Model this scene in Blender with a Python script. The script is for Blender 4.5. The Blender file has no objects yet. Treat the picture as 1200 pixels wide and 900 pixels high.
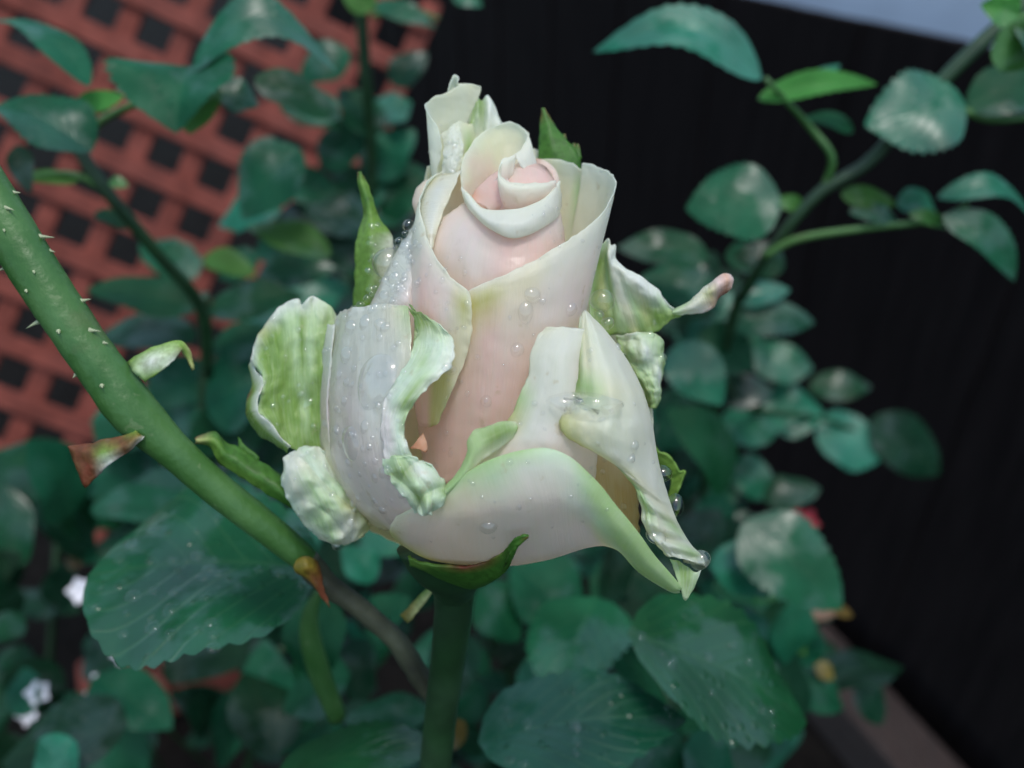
import bpy, math, random
import numpy as np
from mathutils import Vector, Matrix, noise
from mathutils.bvhtree import BVHTree

random.seed(7)
S = bpy.context.scene
COL = S.collection

# ------------------------------------------------------------------ camera
F = 942.0                                   # focal length in pixels of a 1200 px wide frame
PITCH = math.radians(32.9)
CAMZ = 1.0
RIGHT = Vector((1, 0, 0))
DOWN = Vector((0, -math.sin(PITCH), -math.cos(PITCH)))
FWD = Vector((0, math.cos(PITCH), -math.sin(PITCH)))
CAM = Vector((0, 0, CAMZ))
cam = bpy.data.cameras.new('camera')
cam_o = bpy.data.objects.new('camera', cam)
COL.objects.link(cam_o)
cam_o.location = CAM
cam_o.rotation_euler = (math.pi / 2 - PITCH, 0, 0)
cam.sensor_width = 36
cam.lens = 36 * F / 1200
cam.clip_start = 0.005
cam.clip_end = 500
cam.dof.use_dof = True
cam.dof.focus_distance = 0.106
APERTURE = 0.0021
cam.dof.aperture_fstop = cam.lens / 1000 / APERTURE
S.camera = cam_o

# ------------------------------------------------------------------ light
SUN_EL, SUN_AZ = math.radians(76), math.radians(150)   # azimuth measured clockwise from +Y
world = bpy.data.worlds.new('World')
S.world = world
world.use_nodes = True
nt = world.node_tree
bg = nt.nodes['Background']
sky = nt.nodes.new('ShaderNodeTexSky')
sky.sky_type = 'NISHITA'
sky.sun_disc = False
sky.sun_elevation = SUN_EL
sky.sun_rotation = SUN_AZ
sky.air_density = 1.0
sky.dust_density = 2.0
sky.ozone_density = 2.0
grey = nt.nodes.new('ShaderNodeHueSaturation')          # cloud cover takes most of the blue out of the sky
grey.inputs['Saturation'].default_value = 0.90
grey.inputs['Hue'].default_value = 0.478
nt.links.new(sky.outputs[0], grey.inputs['Color'])
nt.links.new(grey.outputs[0], bg.inputs[0])
bg.inputs[1].default_value = 0.15
sun = bpy.data.lights.new('sun', 'SUN')
sun.energy = 0.95
sun.angle = math.radians(12)
sun.color = (1.0, 0.97, 0.92)
sun_o = bpy.data.objects.new('sun', sun)
COL.objects.link(sun_o)
sd = Vector((math.sin(SUN_AZ) * math.cos(SUN_EL), math.cos(SUN_AZ) * math.cos(SUN_EL), math.sin(SUN_EL)))
sun_o.rotation_euler = (-sd).to_track_quat('-Z', 'Y').to_euler()
sun_o.location = (0, 0, 5)
S.view_settings.view_transform = 'Standard'
S.view_settings.look = 'None'
S.view_settings.exposure = 0.66
S.view_settings.gamma = 1.0
S.cycles.use_denoising = True
S.cycles.max_bounces = 16
S.cycles.diffuse_bounces = 10
S.cycles.transmission_bounces = 14
S.cycles.transparent_max_bounces = 12

# ------------------------------------------------------------------ helpers
def P(px, py, depth):
    """the point at that depth (metres along the view axis) seen at that place of the photograph"""
    return CAM + (RIGHT * ((px - 600) / F) + DOWN * ((py - 450) / F) + FWD) * depth

D0 = 0.12                 # depth of the flower's middle
SC = D0 / F               # metres per pixel there
def R(x, y, z=0.0):       # flower coordinates: pixels, z pixels towards the viewer
    return P(x, y, D0 - z * SC)

def prop(o, label=None, cat=None, group=None, kind=None):
    if label: o['label'] = label
    if cat: o['category'] = cat
    if group: o['group'] = group
    if kind: o['kind'] = kind
    return o

def mesh_obj(name, verts, faces, mat, parent=None, smooth=True, cols=None, uvs=None):
    me = bpy.data.meshes.new(name)
    me.from_pydata([tuple(v) for v in verts], [], faces)
    if cols is not None:
        a = me.color_attributes.new('Col', 'FLOAT_COLOR', 'POINT')
        a.data.foreach_set('color', np.asarray(cols, dtype=np.float32).ravel())
    if uvs is not None:
        uv = me.uv_layers.new(name='UVMap')
        li = np.zeros(len(me.loops), dtype=np.int32)
        me.loops.foreach_get('vertex_index', li)
        uv.data.foreach_set('uv', np.asarray(uvs, dtype=np.float32)[li].ravel())
    if mat: me.materials.append(mat)
    if smooth:
        me.polygons.foreach_set('use_smooth', [True] * len(me.polygons))
    me.update()
    o = bpy.data.objects.new(name, me)
    COL.objects.link(o)
    if parent: put_under(o, parent)
    return o

def put_under(o, parent):
    o.parent = parent
    o.matrix_parent_inverse = parent_world(parent).inverted()

def parent_world(p):
    return Matrix.Translation(p.location) @ p.rotation_euler.to_matrix().to_4x4() if p.parent is None else parent_world(p.parent)

def empty(name, loc, **k):
    o = bpy.data.objects.new(name, None)
    o.empty_display_size = 0.02
    o.location = loc
    COL.objects.link(o)
    return prop(o, **k)

def catmull(ctrl, n):
    """ctrl (m, ...) -> n samples along axis 0"""
    c = np.asarray(ctrl, dtype=float)
    m = len(c)
    if m == 1: return np.repeat(c, n, 0)
    t = np.linspace(0, m - 1, n)
    i = np.minimum(t.astype(int), m - 2)
    u = (t - i).reshape((-1,) + (1,) * (c.ndim - 1))
    ext = np.concatenate([[2 * c[0] - c[1]], c, [2 * c[-1] - c[-2]]])
    p0, p1, p2, p3 = ext[i], ext[i + 1], ext[i + 2], ext[i + 3]
    return 0.5 * ((2 * p1) + (-p0 + p2) * u + (2 * p0 - 5 * p1 + 4 * p2 - p3) * u * u + (-p0 + 3 * p1 - 3 * p2 + p3) * u ** 3)

PAL = {
    'W': (0.92, 0.93, 0.82), 'C': (0.92, 0.90, 0.72), 'G': (0.58, 0.76, 0.38), 'Y': (0.70, 0.70, 0.30),
    'P': (0.96, 0.75, 0.68), 'O': (0.93, 0.57, 0.39), 'L': (0.95, 0.87, 0.83), 'D': (0.17, 0.32, 0.05),
    'E': (0.06, 0.18, 0.022), 'B': (0.74, 0.56, 0.28), 'S': (0.95, 0.84, 0.74), 'N': (0.24, 0.17, 0.02), 'R': (0.20, 0.05, 0.025), 'V': (0.90, 0.91, 0.84),
    'K': (0.25, 0.42, 0.075), 'M': (0.76, 0.89, 0.68),
}

def patch_data(rows, cols, nu=44, nv=36, crinkle=1.3, cscale=0.045, seed=0, ripple=None, edge=1.8):
    """rows of (x, y, z) control points in flower pixels -> dense grid"""
    g = np.array(rows, dtype=float)
    c = np.array([[PAL[k] for k in r] for r in cols], dtype=float)
    g = catmull(g, nv); g = catmull(np.swapaxes(g, 0, 1), nu)       # (nu, nv, 3)
    def lin(a, n):
        t = np.linspace(0, len(a) - 1, n); i = np.minimum(t.astype(int), max(len(a) - 2, 0)); u = (t - i)[:, None, None]
        return a[i] * (1 - u) + a[np.minimum(i + 1, len(a) - 1)] * u
    c = lin(c, nv); c = lin(np.swapaxes(c, 0, 1), nu)
    wide = np.linalg.norm(np.diff(g[:, nv // 2], axis=0), axis=1).sum()
    tall = np.linalg.norm(np.diff(g[nu // 2], axis=0), axis=1).sum()
    verts, cc, uv = [], [], []
    for i in range(nu):
        for j in range(nv):
            x, y, z = g[i, j]
            u, v = i / (nu - 1), j / (nv - 1)
            if ripple: z += ripple(u, v)
            q = Vector((x * cscale, y * cscale, z * cscale + seed * 7.3))
            if crinkle:
                d = noise.noise(q) + 0.5 * noise.noise(q * 2.3) + 0.25 * noise.noise(q * 5.1)
                z += crinkle * d
                e = 0.25 * crinkle
                x += e * noise.noise(q * 1.7 + Vector((5, 0, 0))); y += e * noise.noise(q * 1.7 + Vector((0, 9, 0)))
            b = max(0.0, 1 - min(u, 1 - u, v, 1 - v) / 0.07)
            if b and edge:
                k = Vector((x, y, z)) * 0.11 + Vector((0, 0, seed))
                x += edge * b * noise.noise(k); y += edge * b * noise.noise(k + Vector((7, 0, 0))); z += 1.6 * edge * b * noise.noise(k + Vector((0, 7, 0)))
            verts.append((x, y, z)); cc.append((*c[i, j], 1)); uv.append((u * wide / 100, v * tall / 100))
    faces = [(i * nv + j, (i + 1) * nv + j, (i + 1) * nv + j + 1, i * nv + j + 1) for i in range(nu - 1) for j in range(nv - 1)]
    return verts, faces, cc, uv

PETALS = []
def petal(name, patches, mat, parent, thick=0.00010, label=None):
    V, Fc, CC, UV = [], [], [], []
    for n_, p in enumerate(patches):
        v, f, c, t = patch_data(**p)
        b = len(V)
        V += [R(*q) for q in v]; CC += c; UV += [(a[0] + 3 * n_, a[1]) for a in t]
        Fc += [tuple(k + b for k in q) for q in f]
    o = mesh_obj(name, V, Fc, mat, parent, cols=CC, uvs=UV)
    if thick:
        m = o.modifiers.new('thickness', 'SOLIDIFY'); m.thickness = thick; m.offset = 0
    if label: o['label'] = label
    PETALS.append((V, Fc))
    return o

def tube(points, radii, n=12, cap=True, bump=0.0):
    pts = [Vector(p) for p in points]
    V, Fc = [], []
    up = Vector((0.3, 0.9, 0.2)).normalized()
    for i, p in enumerate(pts):
        t = (pts[min(i + 1, len(pts) - 1)] - pts[max(i - 1, 0)]).normalized()
        a = t.cross(up).normalized(); b = t.cross(a).normalized()
        for k in range(n):
            th = 2 * math.pi * k / n
            r = radii[i] * (1 + (bump * noise.noise(p * 600 + a * math.cos(th) * 3 + b * math.sin(th) * 3) if bump else 0))
            V.append(p + (a * math.cos(th) + b * math.sin(th)) * r)
    for i in range(len(pts) - 1):
        for k in range(n):
            k2 = (k + 1) % n
            Fc.append((i * n + k, i * n + k2, (i + 1) * n + k2, (i + 1) * n + k))
    if cap:
        Fc.append(tuple(range(n - 1, -1, -1))); Fc.append(tuple((len(pts) - 1) * n + k for k in range(n)))
    return V, Fc

def smooth_path(pts, n):
    return [Vector(p) for p in catmull([tuple(p) for p in pts], n)]

def box(cx, cy, cz, sx, sy, sz):
    v = [(cx + a * sx / 2, cy + b * sy / 2, cz + c * sz / 2) for a in (-1, 1) for b in (-1, 1) for c in (-1, 1)]
    f = [(0, 1, 3, 2), (4, 6, 7, 5), (0, 4, 5, 1), (2, 3, 7, 6), (0, 2, 6, 4), (1, 5, 7, 3)]
    return v, f

# ------------------------------------------------------------------ materials
class N:
    """tiny node helper"""
    def __init__(s, name):
        s.m = bpy.data.materials.new(name); s.m.use_nodes = True
        s.t = s.m.node_tree; s.b = s.t.nodes['Principled BSDF']; s.out = s.t.nodes['Material Output']
    def n(s, typ, **kw):
        x = s.t.nodes.new(typ)
        for k, v in kw.items():
            if k in x.inputs.keys() if isinstance(k, str) else False: s.set(x, k, v)
            else: setattr(x, k, v)
        return x
    def set(s, node, sock, v):
        i = node.inputs[sock]
        if hasattr(v, 'is_linked'): s.t.links.new(v, i)
        else: i.default_value = v
    def noise(s, scale, detail=4, vec=None, rough=0.55):
        x = s.t.nodes.new('ShaderNodeTexNoise'); x.inputs['Scale'].default_value = scale
        x.inputs['Detail'].default_value = detail; x.inputs['Roughness'].default_value = rough
        if vec is not None: s.t.links.new(vec, x.inputs['Vector'])
        return x.outputs['Fac']
    def ramp(s, fac, stops):
        x = s.t.nodes.new('ShaderNodeValToRGB'); s.t.links.new(fac, x.inputs[0])
        e = x.color_ramp.elements
        while len(e) < len(stops): e.new(0.5)
        for q, (p, c) in zip(e, stops):
            q.position = p; q.color = (*c, 1) if not isinstance(c, (int, float)) else (c, c, c, 1)
        return x.outputs[0]
    def math(s, op, a, b=0.0, clamp=False):
        x = s.t.nodes.new('ShaderNodeMath'); x.operation = op; x.use_clamp = clamp
        s.set(x, 0, a); s.set(x, 1, b); return x.outputs[0]
    def mix(s, fac, a, b, mode='MIX'):
        x = s.t.nodes.new('ShaderNodeMix'); x.data_type = 'RGBA'; x.blend_type = mode
        s.set(x, 0, fac); s.set(x, 6, a); s.set(x, 7, b); return x.outputs[2]
    def bump(s, h, strength=0.3, dist=0.001, prev=None):
        x = s.t.nodes.new('ShaderNodeBump'); s.set(x, 'Height', h); x.inputs['Strength'].default_value = strength
        x.inputs['Distance'].default_value = dist
        if prev is not None: s.t.links.new(prev, x.inputs['Normal'])
        return x.outputs[0]
    def pos(s):
        return s.t.nodes.new('ShaderNodeNewGeometry').outputs['Position']
    def mapping(s, vec, scale=(1, 1, 1), rot=(0, 0, 0)):
        x = s.t.nodes.new('ShaderNodeMapping'); s.t.links.new(vec, x.inputs[0])
        x.inputs['Scale'].default_value = scale; x.inputs['Rotation'].default_value = rot
        return x.outputs[0]

def translucent_mix(k, colour, fac, normal=None):
    tr = k.t.nodes.new('ShaderNodeBsdfTranslucent'); k.set(tr, 'Color', colour)
    if normal is not None: k.t.links.new(normal, tr.inputs['Normal'])
    mx = k.t.nodes.new('ShaderNodeMixShader'); mx.inputs[0].default_value = fac
    k.t.links.new(k.b.outputs[0], mx.inputs[1]); k.t.links.new(tr.outputs[0], mx.inputs[2])
    k.t.links.new(mx.outputs[0], k.out.inputs[0])

def petal_material(name, trans=0.58, rough=0.42, streak=0.10, bumpd=0.00012, wet=0.0, tint=1.0):
    k = N(name)
    a = k.t.nodes.new('ShaderNodeAttribute'); a.attribute_name = 'Col'
    p = k.pos()
    uv = k.t.nodes.new('ShaderNodeTexCoord').outputs['UV']
    n1 = k.noise(140, 5, p)
    n2 = k.noise(1.0, 4, k.mapping(uv, (38, 2.2, 1)), 0.6)           # fine veins
    n3 = k.noise(1.0, 3, k.mapping(uv, (9, 1.2, 1)), 0.6)            # broad streaks
    c = k.mix(k.ramp(n1, [(0.40, 0.0), (0.8, 0.22 * tint)]), a.outputs['Color'], (0.80, 0.83, 0.62, 1))
    c = k.mix(k.ramp(n3, [(0.45, 0.0), (0.75, 0.16 * tint)]), c, (0.86, 0.92, 0.74, 1))
    c = k.mix(k.math('MULTIPLY', k.ramp(n2, [(0.45, 0.0), (0.7, 1.0)]), streak * 1.1 * tint), c, (0.97, 0.95, 0.90, 1))
    c = k.mix(k.math('MULTIPLY', k.ramp(n2, [(0.28, 1.0), (0.45, 0.0)]), streak * 1.0), c, k.mix(1.0, c, (0.80, 0.84, 0.62, 1), 'MULTIPLY'))
    c = k.mix(k.ramp(k.noise(330, 3, p), [(0.66, 0.0), (0.72, 0.30)]), c, (0.62, 0.52, 0.30, 1))     # small bruises
    k.set(k.b, 'Base Color', c)
    k.set(k.b, 'Roughness', k.ramp(k.noise(200, 3, p), [(0.3, rough - 0.14), (0.7, rough + 0.16)]))
    k.b.inputs['Specular IOR Level'].default_value = 0.45
    k.b.inputs['Subsurface Weight'].default_value = 0.35
    k.b.inputs['Subsurface Radius'].default_value = (1.0, 0.8, 0.6)
    k.b.inputs['Subsurface Scale'].default_value = 0.0012
    k.b.inputs['Coat Weight'].default_value = wet
    k.b.inputs['Coat Roughness'].default_value = 0.06
    h = k.math('ADD', k.math('ADD', k.math('MULTIPLY', n2, 0.9), n3), k.math('MULTIPLY', k.noise(300, 4, p), 0.6))
    nm = k.bump(h, 0.6, bumpd)
    k.set(k.b, 'Normal', nm)
    translucent_mix(k, c, trans)
    return k.m

def leaf_material(name, base, under, wet=0.25, drops=True, cover=0.50, ior=1.55, gloss=0.30):
    k = N(name)
    uv = k.t.nodes.new('ShaderNodeTexCoord').outputs['UV']
    p = k.pos()
    sx = k.t.nodes.new('ShaderNodeSeparateXYZ'); k.t.links.new(uv, sx.inputs[0])
    side = k.math('ABSOLUTE', k.math('SUBTRACT', sx.outputs[0], 0.5))
    # lateral veins leave the midrib forward
    ph = k.math('SUBTRACT', k.math('MULTIPLY', sx.outputs[1], 8.0), k.math('MULTIPLY', side, 7.0))
    wv = k.math('ABSOLUTE', k.math('SUBTRACT', k.math('FRACT', ph), 0.5))
    vein = k.ramp(wv, [(0.0, 1.0), (0.10, 0.0)])
    mid = k.ramp(side, [(0.0, 1.0), (0.025, 0.0)])
    v = k.math('MAXIMUM', vein, mid)
    info = k.t.nodes.new('ShaderNodeObjectInfo').outputs['Random']
    n1 = k.noise(60, 5, p)
    n2 = k.noise(900, 3, p)
    c = k.mix(k.ramp(n1, [(0.35, 0.0), (0.7, 1.0)]), (*base, 1), tuple(min(1, x * 1.7 + 0.005) for x in base) + (1,))
    c = k.mix(k.math('MULTIPLY', v, 0.55), c, (base[0] * 2.2 + .02, base[1] * 1.6 + .02, base[2] * 1.6 + .01, 1))
    hs = k.t.nodes.new('ShaderNodeHueSaturation'); k.set(hs, 'Color', c)
    k.set(hs, 'Value', k.math('ADD', k.math('MULTIPLY', info, 0.6), 0.7))
    k.set(hs, 'Hue', k.math('ADD', k.math('MULTIPLY', info, 0.03), 0.485))
    back = k.t.nodes.new('ShaderNodeNewGeometry').outputs['Backfacing']
    c = k.mix(back, hs.outputs[0], (*under, 1))
    k.set(k.b, 'Base Color', c)
    k.set(k.b, 'Roughness', k.ramp(k.noise(110, 3, p), [(0.35, wet + .12), (0.7, wet + 0.35)]))
    k.b.inputs['Specular IOR Level'].default_value = 0.16
    film = k.ramp(k.noise(38, 4, p, 0.62), [(cover, 0.0), (cover + 0.07, 1.0)])      # sheets of water lie on part of the leaf
    k.set(k.b, 'Coat Weight', k.math('MULTIPLY', film, 0.75))
    k.b.inputs['Coat IOR'].default_value = ior
    k.b.inputs['Coat Roughness'].default_value = gloss
    h = k.math('ADD', k.math('MULTIPLY', v, -0.8), k.math('MULTIPLY', n2, 0.35))
    nm = k.bump(h, 0.35, 0.0003)
    if drops:
        vo = k.t.nodes.new('ShaderNodeTexVoronoi'); vo.inputs['Scale'].default_value = 330; k.t.links.new(p, vo.inputs[0])
        vo.inputs['Randomness'].default_value = 1
        d = k.ramp(vo.outputs['Distance'], [(0.0, 1.0), (0.30, 0.0)])
        keep = k.ramp(k.noise(160, 2, p), [(0.42, 0.0), (0.50, 1.0)])
        nm = k.bump(k.math('MULTIPLY', d, keep), 0.5, 0.0008, nm)
    k.set(k.b, 'Normal', nm)
    if 'Coat Normal' in k.b.inputs: k.set(k.b, 'Coat Normal', nm)
    translucent_mix(k, tuple(min(1, x * 1.5) for x in under) + (1,), 0.12)
    return k.m

def simple(name, base, rough=0.6, var=0.4, scale=80, bump=0.3, bd=0.001, stretch=(1, 1, 1), spec=0.5):
    k = N(name); p = k.mapping(k.pos(), stretch)
    n1 = k.noise(scale, 6, p)
    lo = tuple(x * (1 - var) for x in base) + (1,); hi = tuple(min(1, x * (1 + var)) for x in base) + (1,)
    k.set(k.b, 'Base Color', k.mix(k.ramp(n1, [(0.3, 0.0), (0.7, 1.0)]), lo, hi))
    k.set(k.b, 'Roughness', k.ramp(k.noise(scale * .6, 4, p), [(0.3, max(.05, rough - .15)), (0.7, min(1, rough + .15))]))
    k.b.inputs['Specular IOR Level'].default_value = spec
    k.set(k.b, 'Normal', k.bump(k.noise(scale * 3, 5, p), bump, bd))
    return k.m

def attr_material(name, rough=0.4, trans=0.15):
    k = N(name)
    a = k.t.nodes.new('ShaderNodeAttribute'); a.attribute_name = 'Col'
    p = k.pos()
    c = k.mix(k.ramp(k.noise(300, 5, p), [(0.3, 0.0), (0.7, 0.45)]), a.outputs['Color'], (0.03, 0.09, 0.015, 1))
    c = k.mix(k.ramp(k.noise(1100, 3, p), [(0.45, 0.0), (0.62, 0.5)]), c, k.mix(1.0, c, (0.55, 0.55, 0.45, 1), 'MULTIPLY'))
    k.set(k.b, 'Base Color', c); k.b.inputs['Roughness'].default_value = rough + .1; k.b.inputs['Specular IOR Level'].default_value = 0.35
    k.set(k.b, 'Normal', k.bump(k.noise(700, 4, p), 0.5, 0.0003))
    translucent_mix(k, c, trans)
    return k.m

M = {}
M['petal'] = petal_material('petal_skin')
M['petal_inner'] = petal_material('inner_petal_skin', trans=0.52, rough=0.36, streak=0.06)
M['petal_crisp'] = petal_material('withered_petal_skin', trans=0.35, rough=0.30, streak=0.25, bumpd=0.0003)
M['petal_wet'] = petal_material('rain_wet_petal_skin', trans=0.52, rough=0.30, streak=0.05, bumpd=0.00025, wet=1.0)
M['petal_green'] = petal_material('green_petal_skin', trans=0.35, rough=0.32, streak=0.30, bumpd=0.0004, tint=0.3)
M['sepal'] = attr_material('sepal_skin')
M['leaf'] = leaf_material('rose_leaf_green', (0.0015, 0.041, 0.016), (0.035, 0.11, 0.035))
M['leaf_wet'] = leaf_material('rain_wet_leaf_green', (0.002, 0.050, 0.016), (0.035, 0.11, 0.035), wet=0.3, cover=0.46, ior=1.8, gloss=0.16)
M['leaf_pale'] = leaf_material('young_leaf_green', (0.005, 0.078, 0.040), (0.06, 0.17, 0.03), cover=0.45, ior=1.6, gloss=0.34, wet=0.3)
M['leaf_dark'] = leaf_material('old_leaf_green', (0.001, 0.019, 0.0075), (0.018, 0.065, 0.02))
M['leaf_lime'] = leaf_material('lime_leaf_green', (0.032, 0.12, 0.02), (0.045, 0.15, 0.015), wet=0.35)
M['leaf_yellow'] = leaf_material('yellowed_leaf', (0.07, 0.05, 0.006), (0.06, 0.045, 0.006), wet=0.4, drops=False)
M['leaf_brown'] = leaf_material('browned_leaf', (0.09, 0.05, 0.035), (0.18, 0.06, 0.02), wet=0.3, drops=False)
def cane_material():
    k = N('green_cane_bark'); p = k.pos()
    ax = k.mapping(p, (1, 1, 1), (0, 0, 0))
    big = k.noise(55, 4, p); fine = k.noise(700, 4, p)
    along = k.noise(260, 4, k.mapping(p, (1.0, 0.8, 0.18), (0.0, 0.55, 0.0)))
    c = k.mix(k.ramp(big, [(0.35, 0.0), (0.65, 1.0)]), (0.030, 0.105, 0.020, 1), (0.075, 0.175, 0.045, 1))
    c = k.mix(k.ramp(along, [(0.45, 0.0), (0.75, 0.40)]), c, (0.09, 0.20, 0.075, 1))
    c = k.mix(k.ramp(k.noise(420, 2, p), [(0.66, 0.0), (0.70, 0.25)]), c, (0.22, 0.27, 0.14, 1))       # pale lenticels
    c = k.mix(k.ramp(k.noise(90, 5, p), [(0.60, 0.0), (0.72, 0.35)]), c, (0.11, 0.075, 0.04, 1))      # brown scars
    k.set(k.b, 'Base Color', c); k.set(k.b, 'Roughness', k.ramp(big, [(0.3, 0.34), (0.7, 0.52)]))
    k.b.inputs['Specular IOR Level'].default_value = 0.35
    k.set(k.b, 'Normal', k.bump(k.math('ADD', along, k.math('MULTIPLY', fine, 0.5)), 0.6, 0.0005))
    return k.m
M['stem'] = cane_material()
M['stem_dark'] = simple('dark_green_bark', (0.014, 0.045, 0.015), 0.45, 0.3, 120, 0.3, 0.0004)
M['stem_purple'] = simple('purple_bark', (0.055, 0.060, 0.034), 0.6, 0.55, 120, 0.5, 0.0008)
M['thorn'] = simple('pale_prickle', (0.34, 0.38, 0.22), 0.4, 0.2, 300)
M['fence'] = simple('dark_stained_board', (0.012, 0.009, 0.009), 0.85, 0.3, 14, 0.2, 0.003, (6, 6, 0.5), spec=0.06)
M['trellis'] = simple('terracotta_stained_slat', (0.165, 0.042, 0.030), 0.75, 0.35, 45, 0.6, 0.001, (1, 1, 1), spec=0.2)
M['sleeper'] = simple('weathered_brown_timber', (0.034, 0.021, 0.018), 0.85, 0.45, 30, 0.7, 0.003, (8, 1, 8))
M['soil'] = simple('damp_dark_soil', (0.006, 0.005, 0.0045), 0.95, 0.5, 40, 0.9, 0.01, spec=0.08)
M['pale_wall'] = simple('pale_painted_render', (0.62, 0.66, 0.78), 0.7, 0.08, 9, 0.3, 0.002)
M['white_flower'] = simple('white_flower_petal', (0.82, 0.80, 0.86), 0.5, 0.06, 200, 0.1)
M['red_flower'] = simple('red_flower_petal', (0.45, 0.015, 0.03), 0.45, 0.3, 200, 0.1)
def water(name, gloss):
    kw = N(name)
    kw.b.inputs['Transmission Weight'].default_value = 1; kw.b.inputs['Roughness'].default_value = 0.0; kw.b.inputs['IOR'].default_value = 1.33
    _tr = kw.t.nodes.new('ShaderNodeBsdfTransparent'); _mx = kw.t.nodes.new('ShaderNodeMixShader'); _mx.inputs[0].default_value = 0.22
    _gl = kw.t.nodes.new('ShaderNodeBsdfGlossy'); _gl.inputs['Roughness'].default_value = 0.02
    _fr = kw.t.nodes.new('ShaderNodeFresnel'); _fr.inputs[0].default_value = gloss
    _m2 = kw.t.nodes.new('ShaderNodeMixShader')
    _gm = kw.t.nodes.new('ShaderNodeNewGeometry')
    _front = kw.math('SUBTRACT', 1.0, _gm.outputs['Backfacing'])
    kw.t.links.new(kw.math('MULTIPLY', kw.math('MULTIPLY', _fr.outputs[0], 1.0), _front), _m2.inputs[0])
    kw.t.links.new(kw.math('MULTIPLY', _front, 0.35), _mx.inputs[0]); kw.t.links.new(_tr.outputs[0], _m2.inputs[1]); kw.t.links.new(_gl.outputs[0], _m2.inputs[2])
    kw.t.links.new(_m2.outputs[0], _mx.inputs[1]); kw.t.links.new(kw.b.outputs[0], _mx.inputs[2]); kw.t.links.new(_mx.outputs[0], kw.out.inputs[0])
    return kw.m
M['water'] = water('rain_water', 2.1)
M['water_dull'] = water('rain_water_on_leaf', 1.45)

# ------------------------------------------------------------------ the setting
def ground():
    n = 90; V = []; Fc = []
    xs = [math.copysign(abs(t) ** 3 * 60, t) for t in np.linspace(-1, 1, n)]
    for y in xs:
        for x in xs:
            near = math.exp(-(x * x + y * y) / 9)
            V.append((x, y + .3, -0.012 + near * 0.012 * noise.noise(Vector((x * 9, y * 9, 0)))))
    Fc = [(i * n + j, i * n + j + 1, (i + 1) * n + j + 1, (i + 1) * n + j) for i in range(n - 1) for j in range(n - 1)]
    prop(mesh_obj('ground', V, Fc, M['soil']), kind='structure', label='dark damp soil under the roses')
ground()

# dark fence on the right: a vertical plane running away to the left
FD = Vector((-0.3865, 0.9223, 0)).normalized()           # along the fence
FN = Vector((FD.y, -FD.x, 0))                             # away from the viewer
FP = P(900, 300, 1.2); FP.z = 0
FTOP = CAMZ - 0.0979 * 1.6
fence = empty('board_fence', FP, label='tall near black stained board fence standing behind the rose on the right', cat='fence')
bw = 0.145
bverts, bfaces = box(0, 0, FTOP / 2, bw + 0.012, 0.016, FTOP - 0.004)
bme = None
ang = math.atan2(FD.y, FD.x)
for i in range(-14, 24):
    if bme is None:
        o = mesh_obj('board', bverts, bfaces, M['fence'], None, smooth=False); bme = o.data
        bv = o.modifiers.new('bevel', 'BEVEL'); bv.width = 0.003; bv.segments = 1
    else:
        o = bpy.data.objects.new('board', bme); COL.objects.link(o)
    o.parent = fence
    o.location = FD * (i * bw) + FN * (0.012 + 0.004 * (i % 2)); o.rotation_euler = (0, 0, ang)
for z in (0.2, FTOP - 0.12):
    v, f = box(4.5 * bw, -0.022, z, 38 * bw, 0.03, 0.07)
    o = mesh_obj('rail', v, f, M['fence'], None, smooth=False); o.parent = fence
    o.location = FN * 0.075; o.rotation_euler = (0, 0, ang)

# timber edging at the fence's foot
v, f = box(0, 0.015, 0.03, 3.4, 0.08, 0.09)
sl = mesh_obj('timber_edging', v, f, M['sleeper'], None, smooth=False)
sl.location = FP + FD * -0.1 - FN * 0.075; sl.rotation_euler = (0, 0, ang)
m_ = sl.modifiers.new('bevel', 'BEVEL'); m_.width = 0.008; m_.segments = 2
prop(sl, 'weathered brown timber edging lying along the foot of the dark fence', 'timber')

# pale painted wall beyond the fence top
wl = empty('pale_wall', FP + FN * 0.55, label='pale lavender painted wall beyond the top of the dark fence', cat='wall')
v, f = box(0, 0, 0.62, 7, 0.12, 1.24)
o = mesh_obj('wall_face', v, f, M['pale_wall'], None, smooth=False); o.parent = wl; o.rotation_euler = (0, 0, ang)
v, f = box(0, 0, 1.263, 7, 0.18, 0.04)
o = mesh_obj('coping', v, f, M['pale_wall'], None, smooth=False); o.parent = wl; o.rotation_euler = (0, 0, ang)

# terracotta trellis leaning behind on the left
TA = Vector((0.90363815, -0.04713238, -0.42569547)); TB = Vector((-0.39165352, -0.49318772, -0.77677113))
TA.normalize(); TB = (TB - TA * TB.dot(TA)).normalized(); TN = TA.cross(TB).normalized()
TO = Vector((-0.33522505, 0.77279195, CAMZ - 0.23514378)); TP = 0.05
if TN.dot(FWD) < 0: TN = -TN
tre = empty('garden_trellis', TO + TB * 0.9, label='terracotta stained square lattice trellis leaning at the back left', cat='trellis')
TM = Matrix((TA, TB, TN)).transposed().to_4x4()
A0, A1, B0, B1 = -6, 3.6, -5, 7.6
def slat(along_a, k):
    w = 0.0198; t = 0.006
    if along_a: v, f = box((A0 + A1) / 2 * TP, (k + .5) * TP, -0.0035, (A1 - A0) * TP, w, t)
    else: v, f = box((k + .5) * TP, (B0 + B1) / 2 * TP, 0.0035, w, (B1 - B0) * TP, t)
    o = mesh_obj('slat', [TO + (TM @ Vector(q)) for q in v], f, M['trellis'], tre, smooth=False)
    b = o.modifiers.new('bevel', 'BEVEL'); b.width = 0.0012; b.segments = 1
for k in range(-5, 7): slat(True, k)
for k in range(-6, 4): slat(False, k)
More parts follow.
